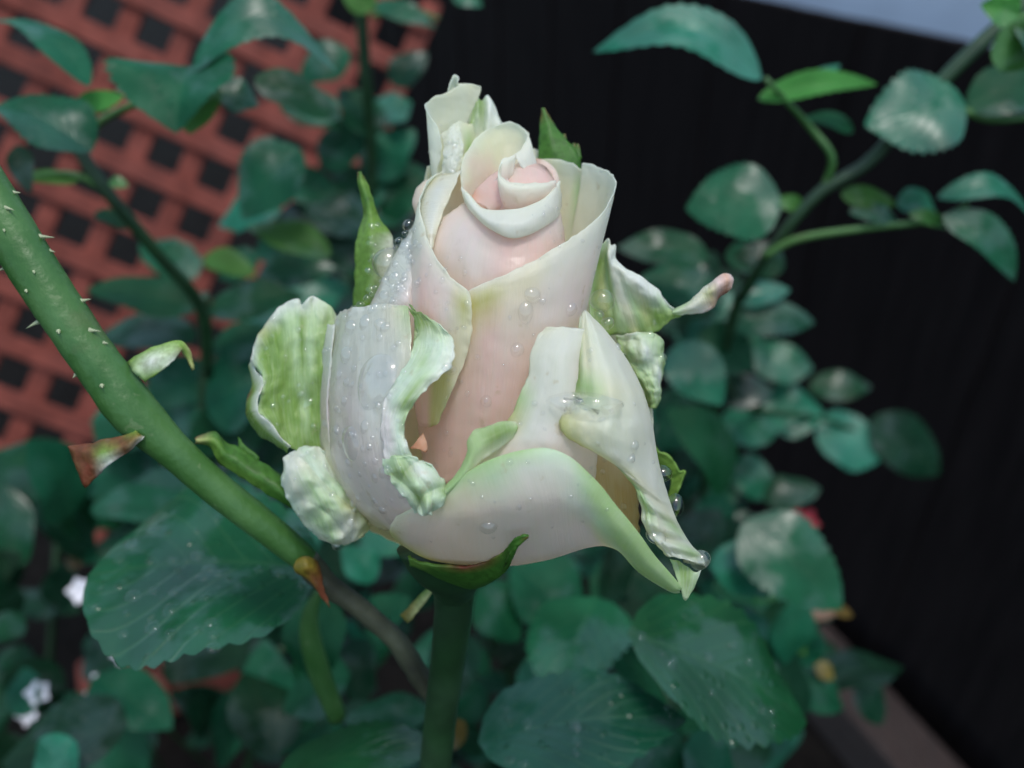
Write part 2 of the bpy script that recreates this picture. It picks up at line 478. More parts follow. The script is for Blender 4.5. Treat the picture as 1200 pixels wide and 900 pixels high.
for ka in (-5.0, 3.3):                                   # two legs carry it down to the ground
    a_ = TO + TA * (ka * TP) + TB * (7.0 * TP) + TN * 0.016; b_ = a_ + TB * ((a_.z + 0.01) / -TB.z)
    v, f = tube([a_ - TB * .1, a_, b_], [0.011] * 3, 8)
    mesh_obj('leg', v, f, M['trellis'], tre)

# ------------------------------------------------------------------ leaves
def leaf(parent, x0, y0, x1, y1, w, d0, d1=None, mat='leaf', tilt=None, arch=0.12, fold=0.18, bend=0.0, serr=0.11,
         nu=26, nv=11, wave=0.11, flip=False, shape=(0.60, 0.88), name='leaf', label=None, twist=0.0, keep=None):
    """one leaf from its base to its tip; w its seen width in pixels, tilt how far it turns edge-on to face the sky"""
    if d1 is None: d1 = d0
    b, t = P(x0, y0, d0), P(x1, y1, d1)
    T = t - b; L = T.length; T.normalize()
    mid = (b + t) / 2; V = (mid - CAM).normalized()
    Si = T.cross(V).normalized()
    Vp = (V - T * V.dot(T)).normalized()
    if tilt is None: tilt = random.uniform(15, 45)
    best = None
    for sg in (1, -1):
        a = math.radians(tilt) * sg
        s = Si * math.cos(a) + Vp * math.sin(a)
        n = T.cross(s)
        if n.dot(V) > 0: n = -n
        if best is None or n.z > best[0]: best = (n.z, s, n)
    s, n = best[1], best[2]
    if flip: n = -n
    hw = w * (d0 + d1) / 2 / F / 2 / max(0.35, math.cos(math.radians(tilt)))
    pa, pb = shape
    pk = pa / (pa + pb); norm = pk ** pa * (1 - pk) ** pb
    sd = random.uniform(0, 99)
    bd = Si if Si.z > 0 else -Si
    V_, UV = [], []
    for i in range(nu):
        u = i / (nu - 1)
        prof = (u ** pa) * ((1 - u) ** pb) / norm if 0 < u < 1 else 0.0
        tooth = 1 + serr * (1 - abs(((u * 13) % 1) - 0.25) * 2) if 0.08 < u < 0.97 else 1
        tw = twist * u
        s2 = s * math.cos(tw) + n * math.sin(tw); n2 = n * math.cos(tw) - s * math.sin(tw)
        for j in range(nv):
            q = -1 + 2 * j / (nv - 1)
            half = hw * prof * (tooth if abs(q) > 0.99 else 1)
            lat = fold * abs(q) * half - 0.10 * half * (q * q)
            wv = wave * hw * prof * abs(q) * math.sin(u * 9 + sd + (2 if q > 0 else 0))
            p_ = b + T * (u * L) + s2 * (q * half) + n2 * (arch * L * math.sin(math.pi * u) * 0.5 - arch * L * 0.3 * u * u + lat + wv)
            p_ += bd * (bend * L * math.sin(math.pi * u))
            V_.append(p_); UV.append((q / 2 + .5, u))
    Fc = [(i * nv + j, (i + 1) * nv + j, (i + 1) * nv + j + 1, i * nv + j + 1) for i in range(nu - 1) for j in range(nv - 1)]
    # make the upper side the front face
    a, b_, c_ = V_[Fc[len(Fc) // 2][0]], V_[Fc[len(Fc) // 2][1]], V_[Fc[len(Fc) // 2][2]]
    if (b_ - a).cross(c_ - a).dot(n) < 0: Fc = [tuple(reversed(q)) for q in Fc]
    o = mesh_obj(name, V_, Fc, M[mat], parent, uvs=UV)
    if label: o['label'] = label
    if keep is not None: keep.append((V_, Fc))
    return o

def stem(parent, pts, w, mat='stem', name='stem', n=24, sides=10):
    """pts (px, py, depth); w seen widths in pixels at each point"""
    P3 = smooth_path([P(*q) for q in pts], n)
    ww = catmull(np.array(w, dtype=float)[:, None] if hasattr(w, '__len__') else np.full((len(pts), 1), float(w)), n)[:, 0]
    dd = catmull(np.array([q[2] for q in pts])[:, None], n)[:, 0]
    v, f = tube(P3, [ww[i] * dd[i] / F / 2 for i in range(n)], sides)
    return mesh_obj(name, v, f, M[mat], parent)

# ------------------------------------------------------------------ rose branches round the flower
GB = 'rose branches round the bloom'
# upper right branch
br = empty('rose_branch', P(1200, 15, 0.24), label='leafy rose branch in the upper right corner, in front of the dark fence', cat='branch', group=GB)
stem(br, [(1230, -20, .23), (1150, 50, .235), (1090, 110, .24), (1020, 188, .245), (958, 228, .25), (905, 290, .26), (868, 350, .28)], [20, 19, 17, 15, 14, 13, 12], 'stem_dark')
stem(br, [(965, 222, .25), (975, 185, .245), (950, 150, .245), (925, 122, .24), (897, 92, .235)], [9, 9, 8, 7, 6], name='leaf_stalk')
stem(br, [(895, 300, .26), (935, 280, .255), (1010, 268, .25), (1095, 258, .245), (1135, 240, .24)], [10, 9, 8, 7, 6], name='leaf_stalk')
stem(br, [(1130, 130, .24), (1165, 140, .24), (1230, 135, .24)], [10, 9, 8], name='leaf_stalk')
for a in [
    (893, 92, 697, 52, 50, .235, .235, 'leaf_pale', 45, .20, .2, 0.12),
    (888, 116, 1030, 97, 27, .24, .24, 'leaf_lime', 20, .10, .2, 0.05),
    (950, 100, 985, 74, 14, .245, .25, 'leaf_pale', 30, .1, .2, 0),
    (1000, 154, 942, 137, 17, .25, .25, 'leaf_pale', 30, .2, .2, 0.05),
    (1132, 122, 1014, 146, 92, .235, .235, 'leaf_pale', 25, .08, .1, 0),
    (1132, 122, 1235, 106, 56, .24, .24, 'leaf', 30, .15, .2, 0.05),
    (942, 240, 905, 236, 18, .255, .255, 'leaf_lime', 15, .1, .2, 0),
    (915, 232, 804, 244, 84, .25, .25, 'leaf_pale', 25, .06, .1, 0),
    (985, 226, 1052, 240, 24, .25, .25, 'leaf_lime', 15, .1, .2, 0),
    (1050, 238, 1098, 246, 30, .25, .25, 'leaf_pale', 40, .2, .2, .05),
    (995, 248, 1058, 266, 20, .25, .25, 'leaf_pale', 40, .2, .2, .05),
    (1098, 232, 1215, 250, 24, .24, .24, 'leaf_pale', 50, .25, .2, .10),
    (1105, 252, 1194, 328, 38, .24, .24, 'leaf_pale', 35, .2, .3, .06),
    (1065, 250, 1110, 268, 16, .245, .245, 'leaf_lime', 15, .2, .3, .06),
    (920, 310, 860, 300, 40, .28, .28, 'leaf', 30, .1, .2, .0),
]:
    leaf(br, *a[:5], d0=a[5], d1=a[6], mat=a[7], tilt=a[8], arch=a[9], fold=a[10], bend=a[11])
br2 = empty('rose_branch', P(1200, 60, 0.2), label='pale green young leaves hanging in the top right corner of the frame', cat='branch', group=GB)
stem(br2, [(1240, 0, .2), (1200, 20, .2), (1170, 40, .205)], [12, 10, 8], name='leaf_stalk')
leaf(br2, 1178, 30, 1212, 78, 62, .20, .205, 'leaf_lime', 15, .15, .3)
leaf(br2, 1195, 18, 1150, 5, 34, .20, .20, 'leaf_lime', 20, .1, .3)
leaf(br2, 1180, 40, 1190, 78, 40, .21, .21, 'leaf_lime', 25, .1, .3)
leaf(br2, 1230, 60, 1190, 22, 40, .20, .20, 'leaf_pale', 45, .1, .3)

# sprig hanging behind the bloom on the right, far out of focus
br3 = empty('rose_branch', P(850, 340, 0.34), label='blurred rose spray of round blue green leaves right of the bloom', cat='branch', group=GB)
stem(br3, [(868, 340, .29), (855, 390, .31), (850, 440, .34), (880, 480, .40), (960, 490, .46), (1040, 520, .48)], [13, 11, 10, 8, 6, 4], 'stem_dark')
stem(br3, [(850, 440, .34), (830, 520, .37), (820, 640, .42), (820, 760, .46)], [10, 10, 9, 9], 'stem_dark')
for a in [
    (830, 300, 724, 288, 42, .30, .30, 'leaf', 35), (838, 350, 752, 322, 52, .32, .32, 'leaf', 35),
    (850, 300, 905, 312, 34, .30, .31, 'leaf', 30), (862, 352, 926, 338, 30, .31, .31, 'leaf_pale', 35),
    (850, 372, 956, 376, 46, .31, .31, 'leaf', 30), (790, 330, 850, 350, 46, .33, .33, 'leaf', 30),
    (820, 392, 885, 432, 56, .32, .32, 'leaf', 25), (790, 405, 846, 474, 62, .30, .29, 'leaf_pale', 15),
    (858, 472, 905, 456, 13, .38, .38, 'leaf_yellow', 15),
    (880, 424, 954, 430, 48, .46, .46, 'leaf_pale', 30), (893, 484, 966, 482, 60, .46, .46, 'leaf_pale', 25),
    (948, 456, 1022, 452, 34, .48, .48, 'leaf', 30), (955, 505, 1036, 535, 62, .47, .47, 'leaf_pale', 35),
    (1020, 492, 1104, 556, 60, .47, .48, 'leaf_dark', 20), (1035, 530, 1075, 552, 24, .48, .48, 'leaf_pale', 40),
    (765, 470, 835, 520, 60, .38, .38, 'leaf', 40), (830, 540, 760, 500, 60, .40, .40, 'leaf', 35),
    (855, 545, 910, 580, 46, .42, .42, 'leaf_pale', 30), (800, 590, 870, 560, 58, .42, .42, 'leaf', 30),
    (790, 600, 860, 640, 70, .40, .40, 'leaf_dark', 30), (830, 520, 880, 500, 26, .42, .42, 'leaf', 30),
]:
    leaf(br3, *a[:5], d0=a[5], d1=a[6], mat=a[7], tilt=a[8], arch=.12)

rg3 = random.Random(31)
for k in range(46):
    x, y = rg3.uniform(770, 915), rg3.uniform(330, 690)
    if x > 850 + (y - 330) * 0.18: x -= 70
    d = rg3.uniform(.33, .46); l = rg3.uniform(.020, .032) / d * F; an = rg3.uniform(-2.8, 2.8)
    leaf(br3, x, y, x + l * math.cos(an), y + .7 * l * math.sin(an), l * rg3.uniform(.5, .7), d, d, rg3.choice(['leaf', 'leaf', 'leaf_dark', 'leaf_pale']), rg3.uniform(15, 45), .12, nu=16, nv=7)
# branch over the trellis, upper left
br4 = empty('rose_branch', P(245, 420, 0.27), label='leafy rose branch crossing in front of the terracotta trellis at upper left', cat='branch', group=GB)
stem(br4, [(244, 440, .29), (236, 362, .27), (185, 298, .25), (128, 228, .235), (92, 172, .23), (80, 120, .23)], [13, 15, 15, 16, 16, 10], 'stem_dark')
stem(br4, [(128, 225, .235), (85, 205, .23), (30, 208, .23)], [10, 9, 7], name='leaf_stalk')
stem(br4, [(90, 165, .23), (130, 135, .23), (200, 108, .225), (255, 96, .22)], [10, 9, 8, 7], name='leaf_stalk')
for a in [
    (224, 84, 396, 80, 46, .205, .215, 'leaf_pale', 42, .15, .2, .30),
    (222, 78, 204, 152, 118, .21, .20, 'leaf_pale', 30, .2, .5, 0), (232, 92, 222, 156, 60, .215, .21, 'leaf_lime', 20, .1, .2, .0),
    (252, 108, 304, 122, 36, .22, .225, 'leaf', 40, .2, .2, 0), (298, 92, 402, 138, 40, .24, .25, 'leaf', 40, .1, .2, 0),
    (104, 102, -8, 16, 32, .21, .21, 'leaf_pale', 50, .2, .2, .06), (108, 178, -4, 118, 66, .205, .2, 'leaf', 45, .2, .3, 0),
    (88, 128, 145, 112, 24, .22, .22, 'leaf_lime', 30, .1, .2, 0), (92, 212, 22, 206, 16, .23, .23, 'leaf_lime', 30, .1, .2, 0),
    (128, 212, 150, 218, 14, .23, .23, 'leaf_lime', 30, .1, .2, 0), (112, 248, 152, 268, 18, .25, .25, 'leaf', 40, .1, .2, 0),
    (20, 170, 35, 225, 26, .22, .22, 'leaf_dark', 30, .1, .2, 0),
]:
    leaf(br4, *a[:5], d0=a[5], d1=a[6], mat=a[7], tilt=a[8], arch=a[9], fold=a[10], bend=a[11])
br5 = empty('rose_branch', P(430, 180, 0.36), label='blurred leafy rose shoot rising behind the bloom at its upper left', cat='branch', group=GB)
stem(br5, [(420, -30, .32), (428, 80, .34), (436, 200, .37), (430, 340, .4), (420, 480, .42)], [15, 14, 13, 13, 12], 'stem_dark')
stem(br5, [(436, 20, .33), (470, 8, .33), (515, 22, .33)], [7, 6, 4], name='leaf_stalk')
for a in [
    (438, 6, 512, 30, 22, .32, .32, 'leaf', 40), (530, -4, 566, 6, 16, .32, .32, 'leaf_pale', 30), (440, 10, 400, -10, 30, .32, .32, 'leaf_lime', 20),
    (350, 172, 282, 256, 66, .28, .28, 'leaf', 35), (388, 300, 288, 262, 36, .29, .29, 'leaf_lime', 40), (300, 330, 395, 312, 40, .31, .31, 'leaf', 40),
    (430, 210, 485, 150, 52, .38, .38, 'leaf_pale', 40), (440, 160, 400, 100, 44, .36, .36, 'leaf', 40), (430, 240, 395, 190, 44, .38, .38, 'leaf', 35),
    (445, 250, 495, 210, 50, .38, .38, 'leaf', 35), (445, 140, 482, 118, 36, .38, .38, 'leaf_pale', 55), (420, 300, 470, 330, 44, .4, .4, 'leaf', 35),
    (330, 118, 400, 150, 36, .36, .36, 'leaf', 40), (440, 340, 400, 270, 46, .4, .4, 'leaf_dark', 35),
    (470, 190, 505, 250, 38, .40, .40, 'leaf', 40),
    (380, 200, 440, 130, 46, .37, .37, 'leaf', 35), (330, 210, 400, 240, 44, .36, .36, 'leaf', 40), (410, 60, 350, 96, 40, .35, .35, 'leaf', 40),
    (395, 140, 330, 110, 38, .34, .34, 'leaf_pale', 45), (450, 290, 520, 300, 42, .42, .42, 'leaf', 35), (370, 270, 430, 330, 44, .39, .39, 'leaf', 35),
    (460, 100, 500, 60, 34, .41, .41, 'leaf_dark', 35), (360, 330, 420, 370, 44, .38, .38, 'leaf', 40), (300, 300, 360, 270, 34, .36, .36, 'leaf', 45),
    (480, 300, 440, 390, 46, .42, .42, 'leaf_dark', 30), (320, 160, 300, 230, 40, .33, .33, 'leaf', 30),
]:
    leaf(br5, *a[:5], d0=a[5], d1=a[6], mat=a[7], tilt=a[8], arch=.15)

# mid left: horizontal teal leaves
br6 = empty('rose_branch', P(240, 380, 0.3), label='broad teal rose leaves level behind the thorny cane, left of the bloom', cat='branch', group=GB)
stem(br6, [(238, 345, .29), (242, 400, .3), (240, 480, .31), (250, 560, .33), (270, 680, .38)], [15, 14, 14, 13, 13], 'stem_dark')
for a in [
    (232, 362, 100, 336, 44, .29, .28, 'leaf', 45), (244, 364, 356, 346, 42, .29, .29, 'leaf', 45), (232, 396, 110, 392, 42, .3, .3, 'leaf', 45),
    (246, 408, 350, 402, 44, .31, .31, 'leaf', 40), (240, 470, 330, 440, 90, .30, .30, 'leaf', 35), (245, 475, 300, 530, 90, .31, .31, 'leaf', 30),
    (236, 470, 180, 420, 70, .31, .31, 'leaf', 35), (240, 470, 180, 510, 60, .31, .31, 'leaf', 35), (240, 300, 300, 322, 30, .32, .32, 'leaf_lime', 40),
    (180, 565, 60, 545, 60, .34, .34, 'leaf', 45), (170, 520, 110, 490, 50, .33, .33, 'leaf', 40), (150, 580, 260, 575, 52, .31, .31, 'leaf', 45),
    (110, 590, 235, 605, 44, .30, .29, 'leaf_pale', 45), (80, 570, -20, 530, 70, .36, .36, 'leaf', 40), (40, 600, -30, 640, 90, .34, .34, 'leaf', 25),
    (100, 640, 40, 560, 60, .40, .40, 'leaf', 30), (280, 540, 350, 500, 60, .33, .33, 'leaf_dark', 30),
]:
    leaf(br6, *a[:5], d0=a[5], d1=a[6], mat=a[7], tilt=a[8], arch=.12)

rg4 = random.Random(77)
for k in range(46):
    x, y = rg4.uniform(170, 480), rg4.uniform(235, 560)
    if x < 300 and y < 320: continue
    d = rg4.uniform(.32, .46); l = rg4.uniform(.026, .040) / d * F; an = rg4.choice([0, math.pi]) + rg4.uniform(-.8, .8)
    leaf(br6, x, y, x + l * math.cos(an), y + .7 * l * math.sin(an), l * rg4.uniform(.42, .55), d, d + rg4.uniform(-.01, .01), rg4.choice(['leaf', 'leaf', 'leaf_dark', 'leaf_pale']), rg4.uniform(20, 50), .12, nu=18, nv=7)
# big wet leaf, lower left
WETLEAF = [[], [], []]
br7 = empty('rose_branch', P(372, 668, 0.165), label='large wet rose leaf below the cane at lower left, shining with sky', cat='branch', group=GB)
stem(br7, [(452, 738, .160), (420, 705, .158), (392, 680, .156), (372, 668, .155)], [8, 7, 6, 5], name='leaf_stalk')
leaf(br7, 374, 666, 102, 668, 200, .155, .150, 'leaf_wet', 46, .10, .10, 0.0, .05, 66, 21, .10, shape=(.62, .62), keep=WETLEAF[0])
stem(br7, [(375, 690, .17), (362, 730, .175), (372, 780, .18), (395, 840, .19)], [8, 22, 26, 22], name='leaf_stalk')

# low bush behind and below
bush = empty('rose_bush', Vector((0.05, 0.42, 0.0)), label='dense dark rose bush filling the ground below and behind the bloom', cat='bush')
for pts, w in [
    ([(560, 700, .30), (600, 800, .36), (640, 950, .45)], 12), ([(330, 760, .30), (300, 850, .36), (280, 960, .4)], 11),
    ([(880, 700, .36), (900, 780, .4), (880, 900, .45)], 10), ([(740, 660, .34), (720, 780, .4), (700, 900, .46)], 11),
    ([(120, 700, .42), (140, 800, .45), (150, 920, .48)], 9), ([(70, 600, .45), (60, 750, .46), (50, 920, .48)], 9),
]:
    stem(bush, pts, w, 'stem_dark')
for a in [   # the leaves one can pick out
    (735, 742, 952, 842, 132, .165, .175, 'leaf_wet', 40, .12), (560, 870, 806, 836, 112, .160, .165, 'leaf', 40, .12),
    (700, 700, 650, 824, 112, .24, .22, 'leaf_wet', 30, .12), (325, 905, 530, 872, 60, .165, .16, 'leaf_wet', 42, .1),
    (505, 838, 400, 842, 40, .22, .22, 'leaf', 40, .1), (868, 615, 990, 712, 92, .27, .26, 'leaf_pale', 25, .14),
    (860, 660, 925, 690, 60, .29, .29, 'leaf_lime', 40, .1), (845, 640, 900, 700, 66, .28, .27, 'leaf_pale', 40, .1),
    (960, 740, 930, 780, 40, .32, .32, 'leaf', 30, .1), (1005, 800, 1035, 850, 36, .38, .38, 'leaf_dark', 30, .1),
    (930, 790, 990, 830, 46, .33, .33, 'leaf', 40, .1), (800, 880, 870, 930, 70, .2, .2, 'leaf', 40, .1), (740, 870, 800, 930, 90, .2, .2, 'leaf', 30, .1),
    (600, 660, 690, 740, 80, .27, .27, 'leaf', 35, .1), (790, 700, 720, 660, 70, .28, .28, 'leaf_dark', 35, .1), (690, 680, 790, 720, 76, .3, .3, 'leaf', 40, .1),
    (385, 700, 360, 800, 70, .21, .21, 'leaf', 35, .2), (440, 680, 400, 640, 40, .26, .26, 'leaf_pale', 40, .1), (470, 640, 430, 610, 44, .28, .28, 'leaf_pale', 40, .1),
    (430, 740, 480, 700, 44, .24, .24, 'leaf', 40, .1), (560, 690, 610, 750, 60, .26, .26, 'leaf', 40, .1), (150, 850, 0, 890, 80, .24, .24, 'leaf_dark', 40, .1),
    (90, 870, 40, 930, 60, .22, .22, 'leaf_pale', 30, .1), (560, 750, 500, 820, 60, .25, .25, 'leaf_dark', 40, .1), (410, 790, 330, 830, 60, .25, .25, 'leaf', 45, .1),
]:
    leaf(bush, *a[:5], d0=a[5], d1=a[6], mat=a[7], tilt=a[8], arch=a[9], keep=WETLEAF[1] if a[0] == 735 else WETLEAF[2] if a[0] == 560 and a[4] > 100 else None)
rb = random.Random(21)
for k in range(260):        # the mass behind them
    while True:
        x, y = rb.uniform(-60, 1010), rb.uniform(560, 960)
        if x > 880 and y < 700 + (x - 880) * 0.9 - 60: continue
        if x > 880 and y > 760 + (x - 880) * 0.5 and rb.random() < .75: continue
        if x < 170 and 590 < y < 690 and rb.random() < .8: continue
        if 160 < x < 240 and 760 < y < 880 and rb.random() < .7: continue
        if 280 < x < 900 and 700 < y and rb.random() < .1: continue
        break
    d = rb.uniform(.30, .50) if x < 300 else rb.uniform(.26, .46)
    l = rb.uniform(.026, .044) / d * F
    an = rb.uniform(0, 2 * math.pi)
    leaf(bush, x, y, x + l * math.cos(an), y + l * 0.75 * math.sin(an), l * rb.uniform(.4, .55), d, d + rb.uniform(-.02, .02),
         rb.choice(['leaf', 'leaf', 'leaf_dark', 'leaf_dark', 'leaf_pale']), rb.uniform(20, 55), rb.uniform(.05, .2), nu=14, nv=7)
for (x0, y0, x1, y1, w, d, m) in [(78, 662, 105, 650, 18, .36, 'leaf_yellow'), (975, 712, 1000, 722, 14, .3, 'leaf_yellow'), (955, 778, 978, 796, 18, .33, 'leaf_yellow'),
                                  (900, 780, 950, 785, 24, .34, 'leaf_brown'), (905, 738, 962, 770, 20, .32, 'leaf_lime'), (925, 720, 990, 712, 24, .33, 'leaf_brown'), (545, 845, 520, 880, 26, .2, 'leaf_yellow')]:
    leaf(bush, x0, y0, x1, y1, w, d, d, m, 20, nu=14, nv=7)

# a brick on the soil, seen through a gap
bc = P(205, 812, 1.17); bc.z = 0.034
v, f = box(0, 0, 0, .215, .102, .065)
bk = mesh_obj('brick', v, f, M['trellis'], None, smooth=False); bk.location = bc; bk.rotation_euler = (0, 0, .5)
b_ = bk.modifiers.new('bevel', 'BEVEL'); b_.width = .006; b_.segments = 2
prop(bk, 'reddish brick on the dark soil behind the leaves at lower left', 'brick')

# small white flowers at the lower left
def small_flower(x, y, d, r, col, label, name, group=None, seed=0, lean=0.0):
    rg = random.Random(seed)
    c = P(x, y, d)
    root = empty(name, c, label=label, cat='flower', group=group)
    n = (Vector((rg.uniform(-.5, .5), -0.7, 0.8))).normalized()
    a = n.orthogonal().normalized(); b = n.cross(a)
    rr = r * d / F
    for k in range(5):
        th = 2 * math.pi * (k + rg.uniform(-.1, .1)) / 5
        V, Fc = [], []
        for i in range(6):
            for j in range(5):
                u = i / 5; q = -1 + j / 2
                w = 0.42 * math.sin(math.pi * min(1, .12 + u * .86)) * rr
                dirv = a * math.cos(th) + b * math.sin(th); sv = n.cross(dirv)
                V.append(c + dirv * (u * rr) + sv * (q * w) + n * rr * (0.25 * u - .1 * q * q))
        Fc = [(i * 5 + j, i * 5 + j + 1, (i + 1) * 5 + j + 1, (i + 1) * 5 + j) for i in range(5) for j in range(4)]
        mesh_obj('petal', V, Fc, M[col], root)
    foot = c + Vector((rg.uniform(-.02, .02), 0.03 + .02 * rg.random(), -0.16))
    v, f = tube(smooth_path([c - n * 0.001, c - n * 0.012, (c + foot) / 2 + Vector((.004, 0, 0)), foot], 10), [0.0007] * 10, 6)
    mesh_obj('stem', v, f, M['stem_dark'], root)
GW = 'small white flowers at the lower left'
for k, (x, y, r, t) in enumerate([(95, 692, 20, 'small white flower right beside the tip of the large wet leaf'),
                                  (143, 764, 18, 'small white flower under the lower edge of the large wet leaf'),
                                  (44, 812, 18, 'small white flower, upper one of the pair at the far left'),
                                  (33, 834, 20, 'small white flower, lower one of the pair at the far left'),
                                  (120, 808, 26, 'largest white flower of the lower left cluster'),
                                  (138, 832, 22, 'white flower touching the largest one from below right'),
                                  (55, 856, 22, 'white flower lowest of the lower left cluster')]):
    small_flower(x, y, .34, r * .8, 'white_flower', t, 'white_flower', GW, k)
small_flower(942, 612, .5, 18, 'red_flower', 'small red flower glowing in the dark right of the bloom', 'red_flower', None, 50)

# ------------------------------------------------------------------ the thorny cane in the foreground
cane = empty('rose_cane', R(500, 800, -150), label='thick green prickly rose cane slanting down across the left side', cat='cane')
cp = [(-70, 140, 45), (-14, 229, 40), (20, 284, 36), (50, 332, 32), (75, 369, 28), (100, 406, 24), (127, 443, 18), (150, 474, 13), (172, 498, 8), (206, 530, 0), (253, 572, -18), (304, 612, -38), (345, 645, -60), (362, 660, -68)]
cw = [59, 57, 56, 55, 54, 53, 54, 57, 52, 42, 39, 37, 33, 29]
path = smooth_path([R(*q) for q in cp], 60)
rad = catmull(np.array([w_ * (1 - q_[2] * SC / D0) for w_, q_ in zip(cw, cp)])[:, None], 60)[:, 0] * SC / 2
v, f = tube(path, rad, 20, bump=0.03)
mesh_obj('stem', v, f, M['stem'], cane)
cp2 = [(358, 656, -66), (380, 682, -78), (405, 700, -92), (440, 728, -112), (468, 755, -130), (490, 790, -150), (510, 815, -165)]
path2 = smooth_path([R(*q) for q in cp2], 30)
v, f = tube(path2, [SC * w / 2 for w in catmull(np.array([[34], [30], [27], [27], [28], [30], [30]], dtype=float), 30)[:, 0]], 14, bump=0.12)
mesh_obj('woody_stem', v, f, M['stem_purple'], cane, ).__setitem__('label', 'purple brown woody lower length of the cane')
# prickles: a cone on the surface, pointing out
def cone(base, d, L, r, n=7):
    d = d.normalized(); a = d.orthogonal().normalized(); b = d.cross(a)
    V, Fc = [], []
    for i, (u, rr) in enumerate([(0, 1.5), (.12, 1.0), (.5, .5), (.8, .22)]):
        for k in range(n):
            th = 2 * math.pi * k / n
            V.append(base + d * (u * L) + Vector((0, 0, -.10 * L * u * u)) + (a * math.cos(th) + b * math.sin(th)) * r * rr)
    V.append(base + d * L + Vector((0, 0, -.10 * L)))
    for i in range(3):
        for k in range(n): Fc.append((i * n + k, i * n + (k + 1) % n, (i + 1) * n + (k + 1) % n, (i + 1) * n + k))
    for k in range(n): Fc.append((3 * n + k, 3 * n + (k + 1) % n, 4 * n))
    return V, Fc
def zc(x, y):   # z of the cane's centre near a pixel
    best = min(cp, key=lambda q: (q[0] - x) ** 2 + (q[1] - y) ** 2); return best[2]
for (x, y, dx, dy, dz, L, r) in [
    (24, 221, 8, -1, 1, 9, 2.2), (20, 248, 15, 2, 10, 16, 2.4), (50, 276, 18, -1, 2, 18, 2.6), (60, 293, 9, 1, 1, 7, 1.8), (97, 352, 12, -4, 2, 13, 2.4),
    (114, 388, 14, 0, 2, 14, 2.4), (127, 402, 7, 0, 2, 6, 1.8), (42, 380, -17, 7, 3, 19, 3.2), (50, 383, 5, -9, 10, 10, 2.2), (55, 322, 2, 4, 16, 7, 1.6),
    (83, 390, 1, 6, 16, 8, 1.8), (133, 452, 1, 6, 16, 7, 1.8), (22, 275, 0, 5, 16, 6, 1.4), (46, 344, 0, 6, 16, 6, 1.6), (0, 318, -8, 2, 4, 10, 2.2), (91, 440, -5, 4, 6, 6, 1.8)]:
    z0 = zc(x, y)
    # put the foot on the cane's skin
    hit = min(range(60), key=lambda i: (path[i] - R(x, y, z0)).length)
    c = path[hit]; d3 = R(x + dx, y + dy, z0 + dz) - R(x, y, z0)
    off = R(x, y, z0) - c
    tv = (path[min(hit + 1, 59)] - path[max(hit - 1, 0)]).normalized()
    off -= tv * off.dot(tv)
    vd = -FWD
    h = rad[hit] ** 2 - off.length_squared
    on = R(x, y, z0) - off
    foot = on + off * 0.97 + vd * math.sqrt(h) * 0.97 if h > 0 else on + off.normalized() * rad[hit] * 0.95
    V_, F_ = cone(foot, d3, L * SC, r * SC)
    mesh_obj('prickle', V_, F_, M['thorn'], cane)
def spat(name, rows, cols, mat, parent, label=None, crinkle=3, cscale=.05, seed=0, thick=.0003, nu=24, nv=18):
    return petal(name, [dict(rows=rows, cols=cols, nu=nu, nv=nv, crinkle=crinkle, cscale=cscale, seed=seed)], M[mat], parent, thick, label)
spat('stipule', [[(150, 425, 10), (170, 412, 12), (195, 402, 12), (212, 400, 8), (222, 412, 2), (228, 432, -4)],
                 [(158, 436, 24), (178, 424, 26), (198, 412, 22), (211, 406, 14), (219, 414, 6), (227, 433, -2)],
                 [(170, 448, 20), (184, 438, 24), (202, 424, 20), (212, 410, 12), (216, 415, 4), (226, 434, -3)]], ['KKKKYN', 'GVGKKY', 'KKVYYN'], 'sepal', cane, 'pale curled stipule above the cane node')
spat('dead_leaf_base', [[(160, 505, 30), (140, 512, 34), (120, 515, 34), (105, 520, 30), (80, 523, 26)],
                        [(165, 510, 36), (145, 522, 40), (122, 530, 40), (105, 533, 36), (82, 528, 30)],
                        [(170, 512, 34), (148, 530, 36), (130, 543, 34), (112, 560, 30), (100, 572, 26)]], ['KRRRR', 'NRKRR', 'VRVRR'], 'sepal', cane, 'withered red brown leaf base under the cane node', 5)
spat('bud_scale', [[(347, 656, -34), (355, 652, -34), (365, 654, -38), (372, 660, -46)], [(344, 664, -30), (355, 662, -26), (366, 666, -32), (376, 673, -44)],
                   [(349, 671, -34), (357, 673, -32), (368, 677, -38), (378, 684, -46)], [(364, 680, -46), (370, 687, -46), (377, 700, -48), (388, 712, -52)]],
     ['NNNR', 'NNNR', 'NNRR', 'RRRR'], 'sepal', cane, 'yellow and red bud scale below the bloom')
spat('side_shoot', [[(470, 722, -105), (482, 708, -104), (496, 694, -100), (512, 680, -96)], [(478, 730, -98), (490, 716, -96), (502, 700, -94), (514, 682, -94)]],
     ['NNKK', 'NYYK'], 'sepal', cane)

# ------------------------------------------------------------------ the rose
rose = empty('rose_bloom', R(512, 850, -160), label='half open cream and blush pink rose, rain wet, in the centre', cat='rose')
v, f = tube(smooth_path([R(532, 668, -5), R(532, 700, -25), R(528, 750, -62), R(520, 810, -108), R(512, 880, -160), R(505, 960, -220)], 30),
            [SC * w / 2 for w in catmull(np.array([[60], [48], [46], [44], [44], [44]], dtype=float), 30)[:, 0]], 20, bump=.03)
mesh_obj('stem', v, f, M['stem_dark'], rose)
v, f = tube(smooth_path([R(530, 640, 0), R(531, 662, -2), R(532, 680, -10), R(532, 695, -22)], 12), [SC * w / 2 for w in catmull(np.array([[130], [104], [64], [46]], dtype=float), 12)[:, 0]], 24)
mesh_obj('hip', v, f, M['stem_dark'], rose)

